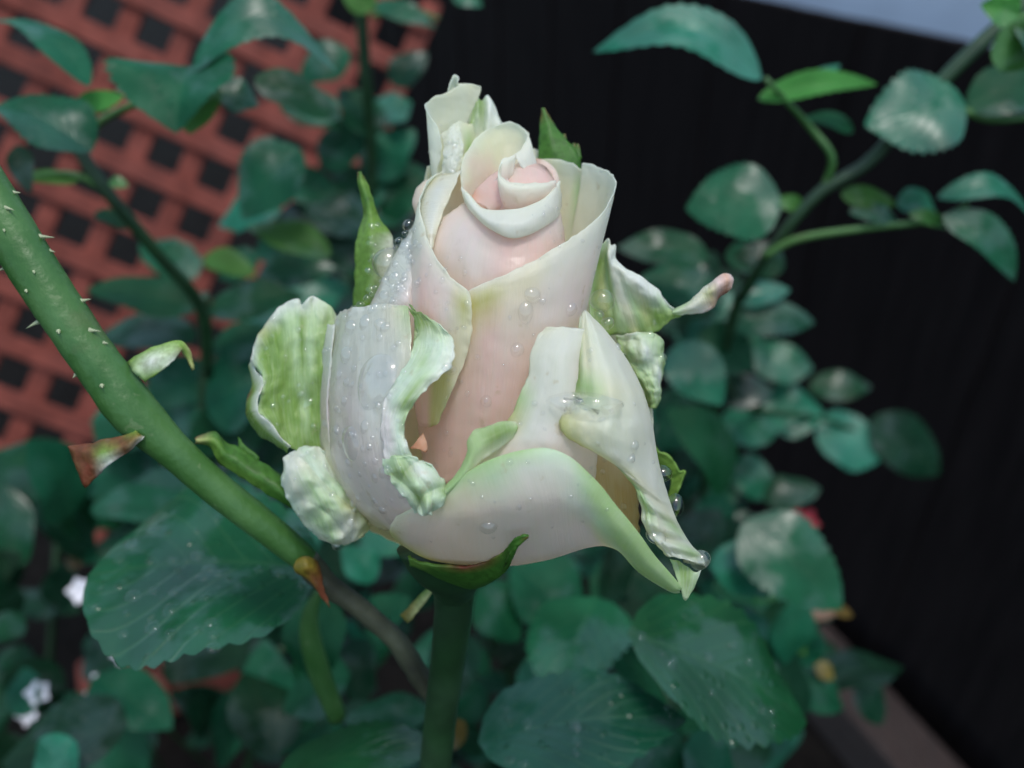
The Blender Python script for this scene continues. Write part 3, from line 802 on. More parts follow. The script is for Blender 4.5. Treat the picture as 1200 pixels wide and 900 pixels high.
def Q(*p, **k): return petal('petal', list(p), M[k.pop('mat', 'petal')], rose, **k)
def D(rows, cols, **k): return dict(rows=rows, cols=cols, **k)

# back petals close the bud behind
Q(D([[(500, 195, -30), (540, 180, -70), (590, 170, -85), (640, 180, -80), (690, 220, -45)],
     [(480, 330, -30), (520, 330, -90), (590, 330, -115), (650, 330, -95), (690, 340, -40)],
     [(470, 500, -30), (510, 500, -110), (570, 500, -130), (630, 500, -110), (680, 500, -40)],
     [(495, 640, -20), (510, 645, -50), (535, 650, -60), (570, 645, -50), (600, 640, -20)]], ['CCCCC', 'CCCCC', 'SSSSS', 'YYYYY']))
Q(D([[(392, 380, -10), (440, 340, -90), (520, 320, -125)], [(376, 480, -10), (430, 480, -120), (540, 480, -165)], [(395, 590, -20), (450, 600, -100), (540, 600, -130)],
     [(490, 650, -10), (510, 655, -40), (540, 655, -50)]], ['CCC', 'CCC', 'CCC', 'YYY']))
Q(D([[(520, 330, -122), (620, 320, -130), (720, 350, -60)], [(540, 480, -160), (660, 480, -140), (765, 490, 0)], [(540, 600, -125), (640, 600, -110), (720, 600, 10)],
     [(540, 655, -48), (560, 655, -40), (590, 650, -10)]], ['CCC', 'CCC', 'CCC', 'YYY']))

# A: upright petal at the upper left of the bud
Q(D([[(518, 172, 26), (514, 152, 22), (506, 138, 15), (499, 124, 2), (506, 115, -10), (525, 108, -18), (540, 99, -24), (552, 98, -28), (564, 102, -30)],
     [(515, 190, 22), (508, 172, 18), (503, 155, 10), (501, 140, 0), (510, 135, -16), (526, 132, -24), (542, 128, -30), (552, 124, -32), (560, 122, -32)],
     [(512, 205, 18), (506, 195, 14), (504, 185, 6), (504, 170, -4), (514, 165, -20), (528, 160, -28), (542, 156, -32), (551, 150, -34), (553, 146, -34)],
     [(512, 230, 10), (508, 225, 6), (508, 220, 0), (510, 210, -10), (520, 205, -24), (532, 200, -30), (544, 195, -34), (552, 190, -36), (554, 185, -36)]],
    ['WWWWCCWCC', 'VVVVCCCCC', 'VVVVCCCCC', 'VVVVCCCCC'], crinkle=1.5, cscale=.05),
  D([[(524, 110, -20), (527, 97, -24), (532, 88, -26), (538, 92, -24), (536, 97, -22), (545, 99, -26), (556, 101, -30)],
     [(524, 112, -30), (528, 101, -34), (533, 93, -36), (536, 95, -32), (537, 101, -30), (546, 104, -34), (556, 106, -36)],
     [(526, 125, -34), (530, 118, -36), (534, 114, -38), (538, 112, -36), (542, 112, -36), (548, 112, -38), (556, 112, -40)]], ['WWWWWWW', 'CWWWWWW', 'CCCCCCC'], nu=26, nv=10))
# B: small curled tips behind
Q(D([[(548, 144, -34), (554, 124, -36), (560, 113, -36), (565, 118, -34), (572, 111, -36), (580, 124, -38), (588, 145, -36)],
     [(550, 150, -22), (556, 138, -24), (561, 128, -24), (566, 134, -28), (573, 128, -22), (580, 136, -26), (586, 150, -28)],
     [(552, 165, -26), (558, 165, -26), (562, 165, -26), (566, 165, -28), (572, 165, -26), (578, 165, -28), (584, 165, -30)]], ['CKKKWWW', 'KKKKWWW', 'CCCCCCC'], nu=30, nv=14, crinkle=3, cscale=.08), mat='petal_crisp')
# C: wet fold in front of A
Q(D([[(538, 202, 30), (543, 186, 26), (543, 172, 22), (540, 156, 12), (536, 142, 2)],
     [(530, 205, 36), (532, 190, 34), (533, 175, 30), (531, 160, 20), (528, 148, 8)],
     [(518, 208, 28), (519, 192, 26), (520, 178, 24), (519, 166, 14), (518, 158, 4)]], ['WWWWW', 'VVVVV', 'VVVVV'], crinkle=4, cscale=.09),
  D([[(536, 142, 2), (549, 145, -16), (562, 145, -34), (580, 144, -44), (598, 145, -48)],
     [(542, 172, 20), (549, 172, -2), (560, 172, -28), (580, 170, -42), (600, 170, -46)],
     [(539, 204, 28), (545, 204, 10), (554, 204, -18), (576, 204, -40), (600, 200, -44)]], ['WCWWW', 'CGCCC', 'CCCCC'], crinkle=1.5))
# D: large spiral petal with the rolled right edge
Q(D([[(540, 224, 48), (540, 202, 40), (544, 183, 28), (556, 164, 8), (571, 151, -6), (586, 145, -14), (600, 143, -14), (612, 149, -6), (618, 161, 10), (612, 172, 26), (602, 183, 42)],
     [(545, 226, 42), (548, 206, 32), (553, 190, 20), (564, 174, 2), (576, 163, -12), (589, 158, -20), (602, 158, -20), (617, 158, -8), (622, 168, 12), (618, 180, 30), (607, 188, 46)],
     [(550, 238, 34), (556, 220, 24), (562, 206, 12), (572, 194, -4), (582, 186, -14), (592, 182, -20), (605, 180, -18), (620, 176, -6), (626, 182, 14), (622, 191, 30), (612, 196, 46)],
     [(565, 255, 20), (568, 245, 12), (573, 235, 2), (580, 228, -8), (588, 222, -14), (598, 218, -16), (610, 214, -12), (624, 205, 0), (632, 204, 16), (630, 206, 26), (622, 208, 38)]],
    ['WWWWWWWWWWW', 'SCSCCCCVVVV', 'SSSSCCCVVVV', 'PPPPSSSLLLL'], nu=60), mat='petal_inner')
Q(D([[(614, 150, -20), (620, 157, -16), (619, 168, -12), (624, 176, -12), (630, 186, -14)],
     [(606, 160, -24), (612, 166, -20), (612, 176, -16), (616, 184, -16), (622, 192, -16)]], ['WWWCC', 'CCCCC'], nu=20, nv=8), mat='petal_inner')
# E: inmost curl
Q(D([[(604, 181, 50), (596, 184, 60), (588, 187, 66), (586, 203, 80), (593, 212, 88), (615, 215, 92), (637, 214, 84), (651, 212, 62)],
     [(604, 186, 56), (596, 189, 68), (587, 193, 74), (584, 207, 88), (592, 217, 97), (615, 220, 100), (638, 219, 90), (652, 217, 66)],
     [(600, 205, 58), (594, 206, 68), (587, 210, 74), (585, 222, 86), (594, 230, 94), (614, 234, 96), (638, 230, 86), (651, 226, 62)],
     [(596, 235, 40), (594, 238, 50), (590, 242, 60), (592, 250, 70), (598, 256, 76), (614, 258, 78), (634, 252, 70), (648, 245, 50)]],
    ['WWWWWWWW', 'WWWWWWWS', 'SSSLSSSS', 'PPPPPPPP']), mat='petal_inner')
# heart ball
Q(D([[(592, 205, 40), (598, 196, 30), (610, 190, 20), (626, 190, 14), (640, 196, 14), (649, 210, 20)],
     [(592, 210, 58), (600, 203, 54), (612, 198, 46), (627, 198, 42), (640, 203, 38), (648, 214, 38)],
     [(594, 218, 66), (602, 216, 68), (614, 213, 66), (628, 212, 62), (640, 214, 56), (647, 220, 48)],
     [(596, 235, 62), (604, 236, 64), (614, 236, 64), (628, 234, 60), (638, 232, 54), (645, 232, 46)]], ['PPPPRP', 'PSPPPP', 'PPPPPP', 'PPPPPP'], crinkle=1), mat='petal_inner')
Q(D([[(620, 192, 2), (634, 194, 4), (644, 202, 8), (649, 213, 20), (650, 226, 20)], [(622, 186, -8), (638, 188, -6), (650, 198, 0), (655, 212, 10), (656, 228, 10)],
     [(626, 195, -20), (640, 198, -16), (652, 208, -10), (656, 220, 0), (656, 240, 0)]], ['RPPPP', 'OSSSS', 'CCCCC'], nu=26, nv=10), mat='petal_inner')
# heart folds on the left
Q(D([[(551, 232, 42), (560, 220, 44), (573, 207, 44), (586, 199, 44)], [(560, 238, 56), (572, 226, 60), (582, 214, 60), (590, 206, 58)], [(572, 246, 66), (584, 238, 72), (596, 230, 74), (604, 222, 72)], [(580, 256, 60), (592, 252, 64), (606, 250, 66), (616, 246, 64)]],
    ['OPPP', 'PPPP', 'LPPP', 'LLPP'], nu=26, nv=20, crinkle=1), mat='petal_inner')
Q(D([[(590, 200, 60), (598, 215, 70), (608, 230, 78), (618, 243, 82)], [(580, 212, 56), (586, 224, 68), (594, 236, 76), (600, 248, 80)], [(574, 224, 50), (578, 234, 60), (584, 246, 68), (588, 256, 70)]], ['LLLL', 'LPLL', 'PPPP'], nu=20, nv=14), mat='petal_inner')
# F: inner cup with the rolled lip
lipx = [(541, 219, 60), (551, 229, 82), (567, 244.5, 102), (595, 246, 112), (618, 242, 108), (636, 233, 94), (649, 221, 70), (655, 212, 44)]
lipb = [(545, 237, 70), (553, 249, 94), (571, 266, 114), (597, 278, 122), (618, 275, 117), (638, 265, 103), (653, 254, 76), (657, 245, 46)]
inn = [(552, 232, 40), (562, 244, 60), (576, 258, 78), (597, 266, 84), (616, 262, 82), (632, 252, 70), (642, 240, 50), (646, 230, 30)]
midr = [((a[0] + b[0]) / 2 - (1 if i < 4 else -1), (a[1] + b[1]) / 2, (a[2] + b[2]) / 2 + 9) for i, (a, b) in enumerate(zip(lipx, lipb))]
und = [(b[0] + (2 if i < 4 else -1), b[1] - 1, b[2] - 8) for i, b in enumerate(lipb)]
b1 = [(517, 258, 72), (540, 268, 90), (563, 284, 106), (594, 298, 115), (618, 295, 111), (640, 285, 96), (655, 272, 68), (659, 262, 40)]
b2 = [(502, 292, 78), (528, 306, 92), (556, 318, 108), (592, 326, 118), (618, 322, 114), (642, 312, 96), (658, 302, 66), (662, 292, 38)]
b3 = [(506, 340, 60), (526, 356, 80), (552, 366, 98), (592, 372, 106), (620, 368, 102), (644, 358, 84), (660, 350, 60), (664, 340, 34)]
Q(D([inn, lipx, midr, lipb, und, b1, b2, b3], ['PPPPPPPP', 'WWWWWWWW', 'WVVVVVVW', 'VVVVVVVV', 'SSPPPLLL', 'SLLPPPLL', 'SLLPPPPP', 'SSPPPPPP'], nu=56, nv=64, crinkle=1.8, cscale=.03), mat='petal_inner')
# G: outer core petal, open to the upper right
Q(D([[(470, 388, 50), (500, 366, 88), (548, 341, 124), (573, 330, 131), (596, 320, 134), (622, 307, 132), (647, 292, 128), (671, 278, 118), (691, 264, 104), (707, 248, 86), (716, 231, 66), (722, 215, 44), (716, 203, 18), (706, 197, 4), (694, 193, -6), (683, 191, -14), (681, 198, -18), (672, 192, -26), (662, 188, -32), (645, 187, -40), (622, 186, -46)],
     [(476, 410, 48), (506, 386, 90), (549, 361, 125), (573, 350, 133), (596, 341, 136), (622, 329, 134), (646, 314, 130), (668, 300, 120), (687, 287, 106), (702, 273, 88), (711, 258, 68), (715, 246, 40), (710, 232, 12), (701, 226, -4), (690, 222, -14), (680, 221, -22), (678, 224, -26), (668, 222, -34), (658, 220, -40), (642, 220, -46), (624, 220, -50)],
     [(482, 450, 50), (505, 430, 90), (548, 405, 121), (570, 398, 129), (593, 390, 131), (617, 382, 128), (640, 372, 122), (660, 360, 112), (676, 348, 98), (688, 336, 80), (696, 322, 60), (700, 306, 35), (698, 295, 8), (690, 288, -8), (680, 284, -18), (670, 282, -26), (668, 284, -28), (660, 284, -36), (650, 284, -42), (640, 284, -46), (628, 284, -48)],
     [(490, 500, 55), (512, 490, 88), (548, 470, 110), (568, 465, 117), (588, 458, 119), (608, 450, 117), (628, 440, 110), (646, 430, 98), (660, 420, 84), (670, 410, 66), (678, 398, 46), (682, 384, 24), (680, 375, 2), (675, 370, -10), (668, 366, -18), (660, 364, -24), (658, 364, -26), (652, 362, -32), (645, 362, -36), (638, 362, -40), (628, 362, -42)],
     [(500, 570, 60), (515, 570, 78), (540, 560, 92), (556, 556, 98), (572, 552, 100), (588, 546, 98), (604, 540, 92), (618, 534, 84), (630, 528, 72), (640, 522, 58), (648, 515, 42), (652, 506, 24), (650, 500, 8), (646, 496, 0), (640, 494, -6), (634, 492, -10), (632, 492, -12), (628, 490, -16), (622, 490, -20), (616, 490, -22), (610, 490, -24)]],
    ['CCWWWWWWWWWWWWWWCWWCC', 'CYYYCCVVVVVWCCCCGCCCC', 'SSSPSSLLLLVVCCCCCCCCC', 'PPPPPPPLLLLLSCCCCCCCC', 'PPPPPPPPPPPPPSSSSSSSS'], nu=84, nv=56))
# H: cup on the left with the long curved rim
Q(D([[(566, 192, -24), (552, 194, -8), (540, 196, 4), (522, 199, 22), (507, 206, 42), (499, 216, 54), (494, 228, 64), (492, 245, 78), (496, 264, 94), (503, 284, 108), (513, 304, 120), (529, 325, 131), (548, 340, 136), (553, 356, 136)],
     [(570, 210, -34), (552, 212, -22), (538, 214, -8), (518, 216, 8), (502, 224, 28), (494, 236, 42), (488, 250, 56), (486, 268, 74), (491, 288, 94), (498, 306, 110), (508, 326, 122), (525, 344, 131), (543, 358, 136), (553, 370, 136)],
     [(575, 290, -50), (550, 290, -40), (530, 290, -20), (506, 290, -4), (492, 300, 16), (484, 310, 34), (478, 322, 52), (478, 340, 76), (486, 350, 98), (494, 362, 112), (506, 374, 122), (523, 384, 129), (540, 392, 133), (552, 396, 132)],
     [(575, 380, -50), (550, 380, -40), (530, 380, -20), (508, 385, 0), (492, 390, 20), (484, 400, 40), (480, 410, 60), (482, 420, 82), (490, 428, 100), (500, 436, 110), (510, 440, 118), (522, 442, 123), (534, 442, 126), (542, 430, 127)],
     [(570, 480, -40), (550, 480, -30), (530, 480, -10), (512, 480, 10), (500, 480, 30), (494, 485, 48), (490, 490, 64), (490, 495, 82), (494, 500, 96), (500, 500, 106), (506, 500, 112), (512, 498, 116), (516, 490, 118), (521, 470, 120)]],
    ['CCCWWWWWWWWWWW', 'SSSCCVVVVLLLYC', 'SSSSSLLLLPPLCC', 'PPPPPPPPPPYYCC', 'PPPPPPPPPPYYYC'], nu=70, nv=44))
Q(D([[(505, 210, 18), (496, 213, 20), (488, 221, 22), (484, 234, 24), (485, 247, 26), (490, 258, 32)], [(512, 222, 24), (503, 224, 30), (496, 230, 32), (492, 240, 34), (492, 250, 36), (494, 260, 40)],
     [(520, 235, 0), (512, 238, 4), (506, 244, 6), (502, 250, 8), (500, 258, 10), (500, 266, 14)]], ['SSSSSS', 'OSSSSS', 'OOOOOO'], nu=24, nv=12))
Q(D([[(541, 200, 42), (531, 222, 60), (521, 246, 72), (511, 273, 86), (505, 300, 96)], [(524, 204, 40), (514, 224, 60), (508, 246, 74), (504, 272, 88), (505, 302, 98)],
     [(508, 208, 30), (498, 228, 50), (495, 248, 64), (498, 272, 82), (508, 306, 96)], [(500, 214, 14), (492, 232, 34), (490, 250, 48), (494, 276, 66), (506, 312, 84)]], ['WCCCC', 'CVVVV', 'CVVVV', 'CCCCC'], nu=30, nv=20), mat='petal_wet')
# I: rain drenched edge petal
Q(D([[(500, 250, -10), (490, 268, -20), (476, 292, -30), (462, 320, -30), (450, 350, -30)],
     [(489, 254, 38), (478, 275, 40), (462, 300, 44), (447, 330, 46), (434, 358, 44)],
     [(494, 262, 62), (486, 288, 70), (474, 316, 78), (460, 342, 80), (450, 368, 76)],
     [(497, 268, 78), (491, 302, 84), (484, 332, 88), (476, 352, 92), (470, 372, 90)],
     [(505, 275, 70), (500, 310, 76), (495, 340, 80), (490, 370, 84), (484, 390, 84)]], ['VVVVV', 'VVVVV', 'VVVVV', 'VLLLL', 'SSSSS'], crinkle=2.5, cscale=.06), mat='petal_wet')
# K: big drenched petal on the left, pleated
def pleats(u, v):
    return 7 * math.sin(u * 19 + 1.6 * v + 2 * math.sin(v * 4)) * max(0, 1 - u * 1.2) * (1 - 0.45 * v)
Q(D([[(386, 384, -12), (384, 380, 6), (392, 380, 22)], [(378, 425, -15), (377, 425, 2), (388, 425, 30)], [(376, 480, -20), (375, 480, 0), (384, 480, 34)], [(380, 540, -25), (378, 540, -4), (392, 540, 36)], [(405, 600, -20), (402, 598, -6), (416, 596, 30)]],
    ['VVV', 'VVV', 'LLL', 'CCC', 'CCC'], nu=14, crinkle=2, cscale=.05),
  D([[(392, 384, -6), (397, 368, 18), (405, 363, 46), (420, 360, 72), (440, 357, 92), (460, 357, 108), (478, 360, 118)],
     [(384, 430, -12), (386, 422, 10), (396, 420, 54), (412, 420, 86), (438, 418, 114), (460, 416, 132), (482, 400, 138)],
     [(380, 490, -14), (382, 480, 6), (391, 480, 58), (408, 480, 96), (434, 480, 126), (458, 480, 143), (478, 452, 151)],
     [(386, 550, -16), (386, 542, 0), (396, 540, 58), (415, 540, 100), (440, 540, 132), (460, 540, 148), (472, 505, 156)],
     [(410, 596, -16), (406, 592, -4), (419, 590, 52), (440, 590, 94), (462, 587, 126), (480, 588, 142), (495, 562, 152)],
     [(448, 622, -10), (444, 620, 0), (456, 622, 42), (470, 626, 76), (486, 628, 104), (505, 630, 122), (522, 600, 140)]],
    ['VVVVVCG', 'VVVVVVC', 'LLLLVVC', 'LLLLLLC', 'CCLLLLL', 'YCCLLLL'], nu=64, nv=48, crinkle=2.2, cscale=.035, ripple=pleats),
  mat='petal_wet')
# L: crumpled green white roll along its edge
petal('petal_roll', [
       D([[(480, 360, 122), (488, 364, 128), (494, 367, 134), (500, 370, 136)], [(486, 382, 128), (500, 380, 138), (512, 383, 148), (524, 388, 152)], [(486, 402, 136), (502, 402, 146), (518, 404, 156), (534, 408, 158)],
          [(478, 424, 146), (494, 424, 156), (510, 427, 164), (526, 431, 162)], [(464, 446, 152), (478, 446, 162), (492, 448, 170), (505, 451, 168)], [(452, 468, 156), (463, 469, 166), (474, 472, 172), (484, 475, 170)],
          [(446, 492, 158), (456, 493, 167), (466, 494, 172), (474, 495, 170)], [(448, 520, 160), (458, 520, 168), (468, 520, 172), (477, 520, 170)], [(452, 548, 162), (464, 548, 170), (476, 546, 174), (488, 543, 172)]],
         ['DKKG', 'KKGM', 'GMMW', 'MGMW', 'MMGW', 'LMKG', 'LLMG', 'LLMW', 'LMMG'], nu=30, nv=80, crinkle=4, cscale=.03, seed=2, ripple=lambda u, v: (5 * math.sin(v * 17 + 2 * math.sin(v * 6)) + 2.5 * math.sin(v * 41 + 3 * u)) * u * u, edge=3.0),
       D([[(448, 538, 162), (465, 533, 170), (485, 536, 172), (505, 543, 168)], [(453, 556, 166), (472, 552, 180), (492, 553, 180), (518, 560, 170)],
          [(464, 572, 168), (482, 568, 182), (500, 570, 184), (524, 577, 172)], [(478, 588, 168), (490, 584, 180), (502, 586, 182), (516, 593, 172)],
          [(485, 600, 166), (494, 605, 172), (502, 604, 172), (508, 600, 168)]],
         ['MGMM', 'GKWM', 'MGMK', 'MKGM', 'MMMM'], nu=60, nv=60, crinkle=3, cscale=.03, seed=5, ripple=lambda u, v: 9 * abs(math.sin(v * 6 + 4 * u)) + 5 * abs(math.sin(u * 7 - 3 * v)) - 7, edge=4.0),
       D([[(482, 362, 122), (490, 368, 128), (492, 390, 132), (488, 412, 140)], [(478, 356, 120), (484, 362, 122), (486, 385, 126), (484, 405, 134)]], ['DKGG', 'DDKK'], nu=16, nv=6)],
      M['petal_crisp'], rose, label='crumpled green white rolled edge of the left petal')
# glimpse of the deep orange throat
Q(D([[(496, 507, 128), (499, 514, 130), (501, 528, 130)], [(489, 516, 131), (494, 521, 133), (499, 529, 132)], [(480, 524, 130), (489, 527, 132), (498, 530, 132)]], ['OOO', 'OOO', 'OOO'], nu=10, nv=10), label='orange pink throat petal glimpsed in the gap')
# M: pale petal right of the pillar, with green lip N
Q(D([[(640, 384, 140), (655, 383, 143), (672, 384, 140), (692, 388, 128)],
     [(629, 396, 142), (645, 400, 150), (668, 404, 152), (694, 408, 134)],
     [(622, 415, 146), (640, 422, 158), (664, 428, 160), (695, 434, 138)],
     [(619, 440, 150), (636, 450, 162), (662, 460, 165), (700, 466, 140)],
     [(608, 465, 154), (630, 478, 166), (658, 490, 166), (702, 500, 140)],
     [(597, 490, 158), (618, 508, 168), (650, 522, 168), (700, 535, 135)],
     [(575, 510, 160), (602, 530, 168), (640, 550, 162), (695, 568, 120)],
     [(542, 545, 156), (570, 562, 162), (615, 585, 150), (680, 600, 105)],
     [(512, 585, 150), (535, 598, 152), (580, 615, 130), (650, 625, 80)]], ['CWVV', 'WVVV', 'WVVL', 'WVVL', 'GVVL', 'YVLL', 'CLLS', 'CCLS', 'CCCS'], nu=36, nv=60))
Q(D([[(606, 494, 162), (590, 494, 168), (573, 499, 173), (555, 505, 176), (548, 517, 177), (547, 530, 176), (540, 548, 174), (526, 565, 172), (510, 584, 168)],
     [(606, 502, 168), (592, 506, 177), (576, 514, 183), (562, 522, 185), (555, 532, 185), (550, 542, 184), (542, 556, 181), (527, 572, 178), (511, 587, 172)],
     [(602, 512, 166), (590, 522, 173), (576, 532, 178), (565, 540, 179), (557, 548, 179), (551, 556, 178), (542, 566, 175), (528, 578, 172), (512, 590, 168)]],
    ['WGGGGGGGG', 'GKKGGGGGC', 'CWCCCCCCC'], nu=44, nv=16, crinkle=1.2))
# P: large front petal at the bottom
Q(D([[(470, 612, 128), (498, 596, 152), (520, 584, 166), (545, 564, 174), (575, 546, 180), (610, 536, 182), (640, 534, 180), (665, 543, 174), (685, 560, 166), (702, 578, 158), (718, 596, 148), (740, 622, 134), (764, 655, 116), (788, 680, 100), (796, 688, 94)],
     [(466, 605, 132), (495, 590, 156), (518, 578, 170), (543, 558, 180), (573, 540, 187), (609, 529, 190), (640, 526, 189), (666, 535, 184), (687, 552, 177), (704, 570, 170), (720, 590, 160), (743, 618, 146), (768, 652, 126), (792, 680, 106), (799, 689, 98)],
     [(462, 608, 128), (488, 600, 152), (515, 592, 166), (545, 576, 178), (578, 560, 187), (612, 550, 192), (642, 548, 191), (665, 554, 187), (682, 567, 181), (696, 582, 176), (711, 599, 168), (734, 626, 152), (760, 658, 130), (789, 685, 108), (798, 691, 98)],
     [(458, 616, 116), (482, 616, 140), (512, 614, 154), (550, 604, 168), (590, 594, 176), (625, 588, 180), (650, 586, 178), (668, 588, 174), (680, 594, 168), (690, 602, 164), (702, 614, 156), (727, 636, 142), (755, 664, 124), (787, 688, 106), (798, 692, 98)],
     [(458, 624, 96), (478, 632, 116), (508, 636, 128), (550, 632, 138), (592, 626, 144), (628, 620, 148), (652, 616, 146), (670, 614, 144), (682, 616, 140), (692, 622, 136), (704, 630, 132), (725, 643, 124), (751, 668, 114), (785, 690, 102), (797, 693, 96)],
     [(466, 634, 70), (484, 646, 84), (514, 653, 92), (555, 655, 98), (598, 654, 102), (632, 650, 106), (656, 645, 108), (674, 640, 110), (688, 638, 110), (700, 637, 110), (710, 638, 110), (726, 645, 110), (749, 669, 106), (784, 691, 98), (797, 694, 94)],
     [(490, 648, 20), (505, 656, 36), (528, 662, 44), (566, 663, 52), (604, 662, 60), (636, 657, 68), (658, 651, 76), (676, 645, 84), (690, 641, 90), (702, 639, 94), (712, 640, 96), (727, 647, 98), (748, 670, 98), (783, 692, 94), (797, 695, 92)],
     [(520, 650, -20), (530, 658, -10), (545, 662, 0), (570, 662, 10), (604, 660, 24), (634, 654, 36), (656, 648, 50), (674, 641, 64), (690, 636, 74), (702, 634, 80), (713, 636, 84), (728, 645, 90), (748, 669, 92), (782, 691, 92), (796, 694, 91)]],
    ['CMMMMMMMMMMMMMM', 'CMMGGGMMGGGGGGG', 'CSCCMVVVMGGGGGG', 'CSSSLLLVVVMGGGG', 'YSSSLLLLLLCMGGG', 'YYSSLLLLLLCMGGM', 'YYYSSSLLLSCGGMK', 'YYYYYSSSSSCGGGK'], nu=84, nv=60, crinkle=1.6, cscale=.02))
# R: throat seen between P and O, warm light through the petals painted in as tan
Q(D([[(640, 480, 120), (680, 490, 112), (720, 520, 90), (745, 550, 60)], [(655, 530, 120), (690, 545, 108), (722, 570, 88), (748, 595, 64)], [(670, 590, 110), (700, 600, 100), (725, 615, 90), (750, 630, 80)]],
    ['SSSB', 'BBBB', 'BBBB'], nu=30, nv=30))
Q(D([[(700, 515, 128), (690, 530, 126), (682, 548, 122), (672, 566, 118)], [(672, 500, 132), (664, 520, 130), (656, 545, 128), (650, 570, 124)]], ['CSSS', 'LLSS'], nu=20, nv=20))
# O: the white petal folded out and down at the right, tapering to a crumpled tail
Q(D([[(680, 372, 112), (683, 366, 114), (686, 364, 112), (688, 365, 104), (690, 368, 92), (684, 374, 40)],
     [(676, 402, 132), (684, 398, 142), (695, 394, 146), (706, 392, 130), (714, 393, 100), (700, 398, 40)],
     [(674, 428, 146), (687, 428, 158), (706, 428, 163), (726, 427, 142), (738, 428, 100), (715, 432, 40)],
     [(673, 450, 154), (690, 454, 168), (715, 458, 174), (742, 460, 148), (754, 462, 96), (725, 465, 35)],
     [(664, 474, 158), (690, 482, 172), (720, 490, 178), (752, 492, 148), (763, 495, 92), (732, 500, 30)],
     [(656, 494, 170), (684, 497, 180), (718, 510, 180), (756, 520, 142), (768, 528, 88), (738, 530, 25)],
     [(659, 508, 168), (688, 519, 174), (722, 532, 170), (762, 548, 132), (775, 558, 84), (745, 558, 25)],
     [(674, 518, 158), (700, 531, 164), (732, 548, 160), (768, 570, 126), (780, 576, 82), (752, 578, 25)],
     [(710, 536, 150), (728, 550, 154), (750, 566, 148), (774, 584, 120), (785, 590, 80), (758, 590, 25)],
     [(738, 563, 142), (748, 574, 146), (762, 588, 140), (782, 602, 114), (791, 607, 78), (764, 605, 30)],
     [(751, 590, 136), (759, 598, 142), (772, 608, 134), (790, 618, 108), (799, 623, 76), (772, 620, 36)],
     [(753, 612, 132), (763, 618, 138), (778, 626, 130), (800, 634, 104), (810, 640, 74), (782, 636, 44)],
     [(764, 632, 126), (774, 636, 132), (788, 641, 124), (812, 648, 100), (822, 652, 74), (796, 648, 50)],
     [(782, 652, 118), (788, 653, 122), (798, 654, 116), (815, 659, 98), (825, 662, 76), (802, 660, 56)]],
    ['WWWWWC', 'GCWVWC', 'KCWVWC', 'KGCWWC', 'CWWVVC', 'YCWVVC', 'YCVVWC', 'YCCVWC', 'GCCWWC', 'GGWCWC', 'WGWGWC', 'WWCWWC', 'CWWGWC', 'CWWWWC'], nu=44, nv=84, crinkle=2.4, cscale=.05,
    ripple=lambda u, v: (5 * math.sin(v * 62 + 3 * u) if v > .62 else 0) * (1 - abs(u - .4)) + 1.2 * math.sin(u * 40 + v * 16)))
# green tip folded under the tail
Q(D([[(786, 655, 96), (796, 658, 94), (806, 664, 92), (814, 670, 90), (822, 668, 88)], [(792, 672, 98), (800, 676, 97), (806, 680, 94), (812, 684, 90), (816, 682, 86)], [(797, 689, 98), (800, 695, 96), (803, 703, 94), (808, 698, 90), (812, 690, 86)]],
    ['GKKGW', 'GKKGG', 'GGGGG'], nu=20, nv=16), mat='petal_crisp')
# S: crumpled green-cream petal at the right, with its pink curled tip
Q(D([[(688, 335, 0), (694, 303, 18), (704, 288, 14), (712, 279, 10), (716, 287, 12), (722, 288, 6), (722, 303, 6), (735, 315, 10), (750, 323, 14), (766, 335, 12), (776, 346, 8), (786, 358, 8), (796, 364, 8)],
     [(690, 350, 4), (694, 322, 12), (702, 310, 6), (710, 302, 2), (713, 300, 18), (716, 304, 20), (719, 313, 18), (733, 324, 22), (749, 333, 24), (765, 346, 18), (776, 356, 10), (786, 364, 4), (796, 367, 8)],
     [(692, 370, 2), (698, 350, -4), (706, 344, -6), (714, 340, -4), (718, 342, 4), (724, 346, 8), (732, 350, 8), (742, 356, 6), (754, 360, 4), (768, 366, 2), (778, 370, 2), (788, 370, 4), (797, 369, 8)],
     [(700, 400, -10), (706, 396, -12), (714, 394, -12), (722, 393, -10), (730, 393, -6), (738, 393, -4), (746, 392, -4), (754, 391, -4), (762, 390, -4), (770, 388, -2), (778, 382, 0), (788, 375, 4), (797, 371, 8)]],
    ['GGGWWWWWWWWWC', 'GGKGWWWWVWGGC', 'GKYGGCCGYKKKK', 'KKKKGKYKKKKKK'], nu=60, nv=30, crinkle=4.5, cscale=.045, seed=3),
  D([[(790, 362, 10), (803, 356, 14), (816, 345, 20), (828, 335, 24), (840, 325, 26), (850, 320, 24), (857, 321, 20)],
     [(788, 366, 18), (804, 362, 24), (818, 354, 30), (831, 343, 34), (843, 333, 36), (852, 328, 34), (859, 329, 26)],
     [(790, 370, 14), (808, 368, 18), (824, 366, 20), (837, 360, 20), (842, 350, 26), (849, 344, 26), (857, 337, 20)]],
    ['GGCCPOP', 'GCCYPOP', 'KCSORRO'], nu=36, nv=16, crinkle=2.5, cscale=.06), mat='petal_green', label='crumpled green cream petal with a curled pink tip')
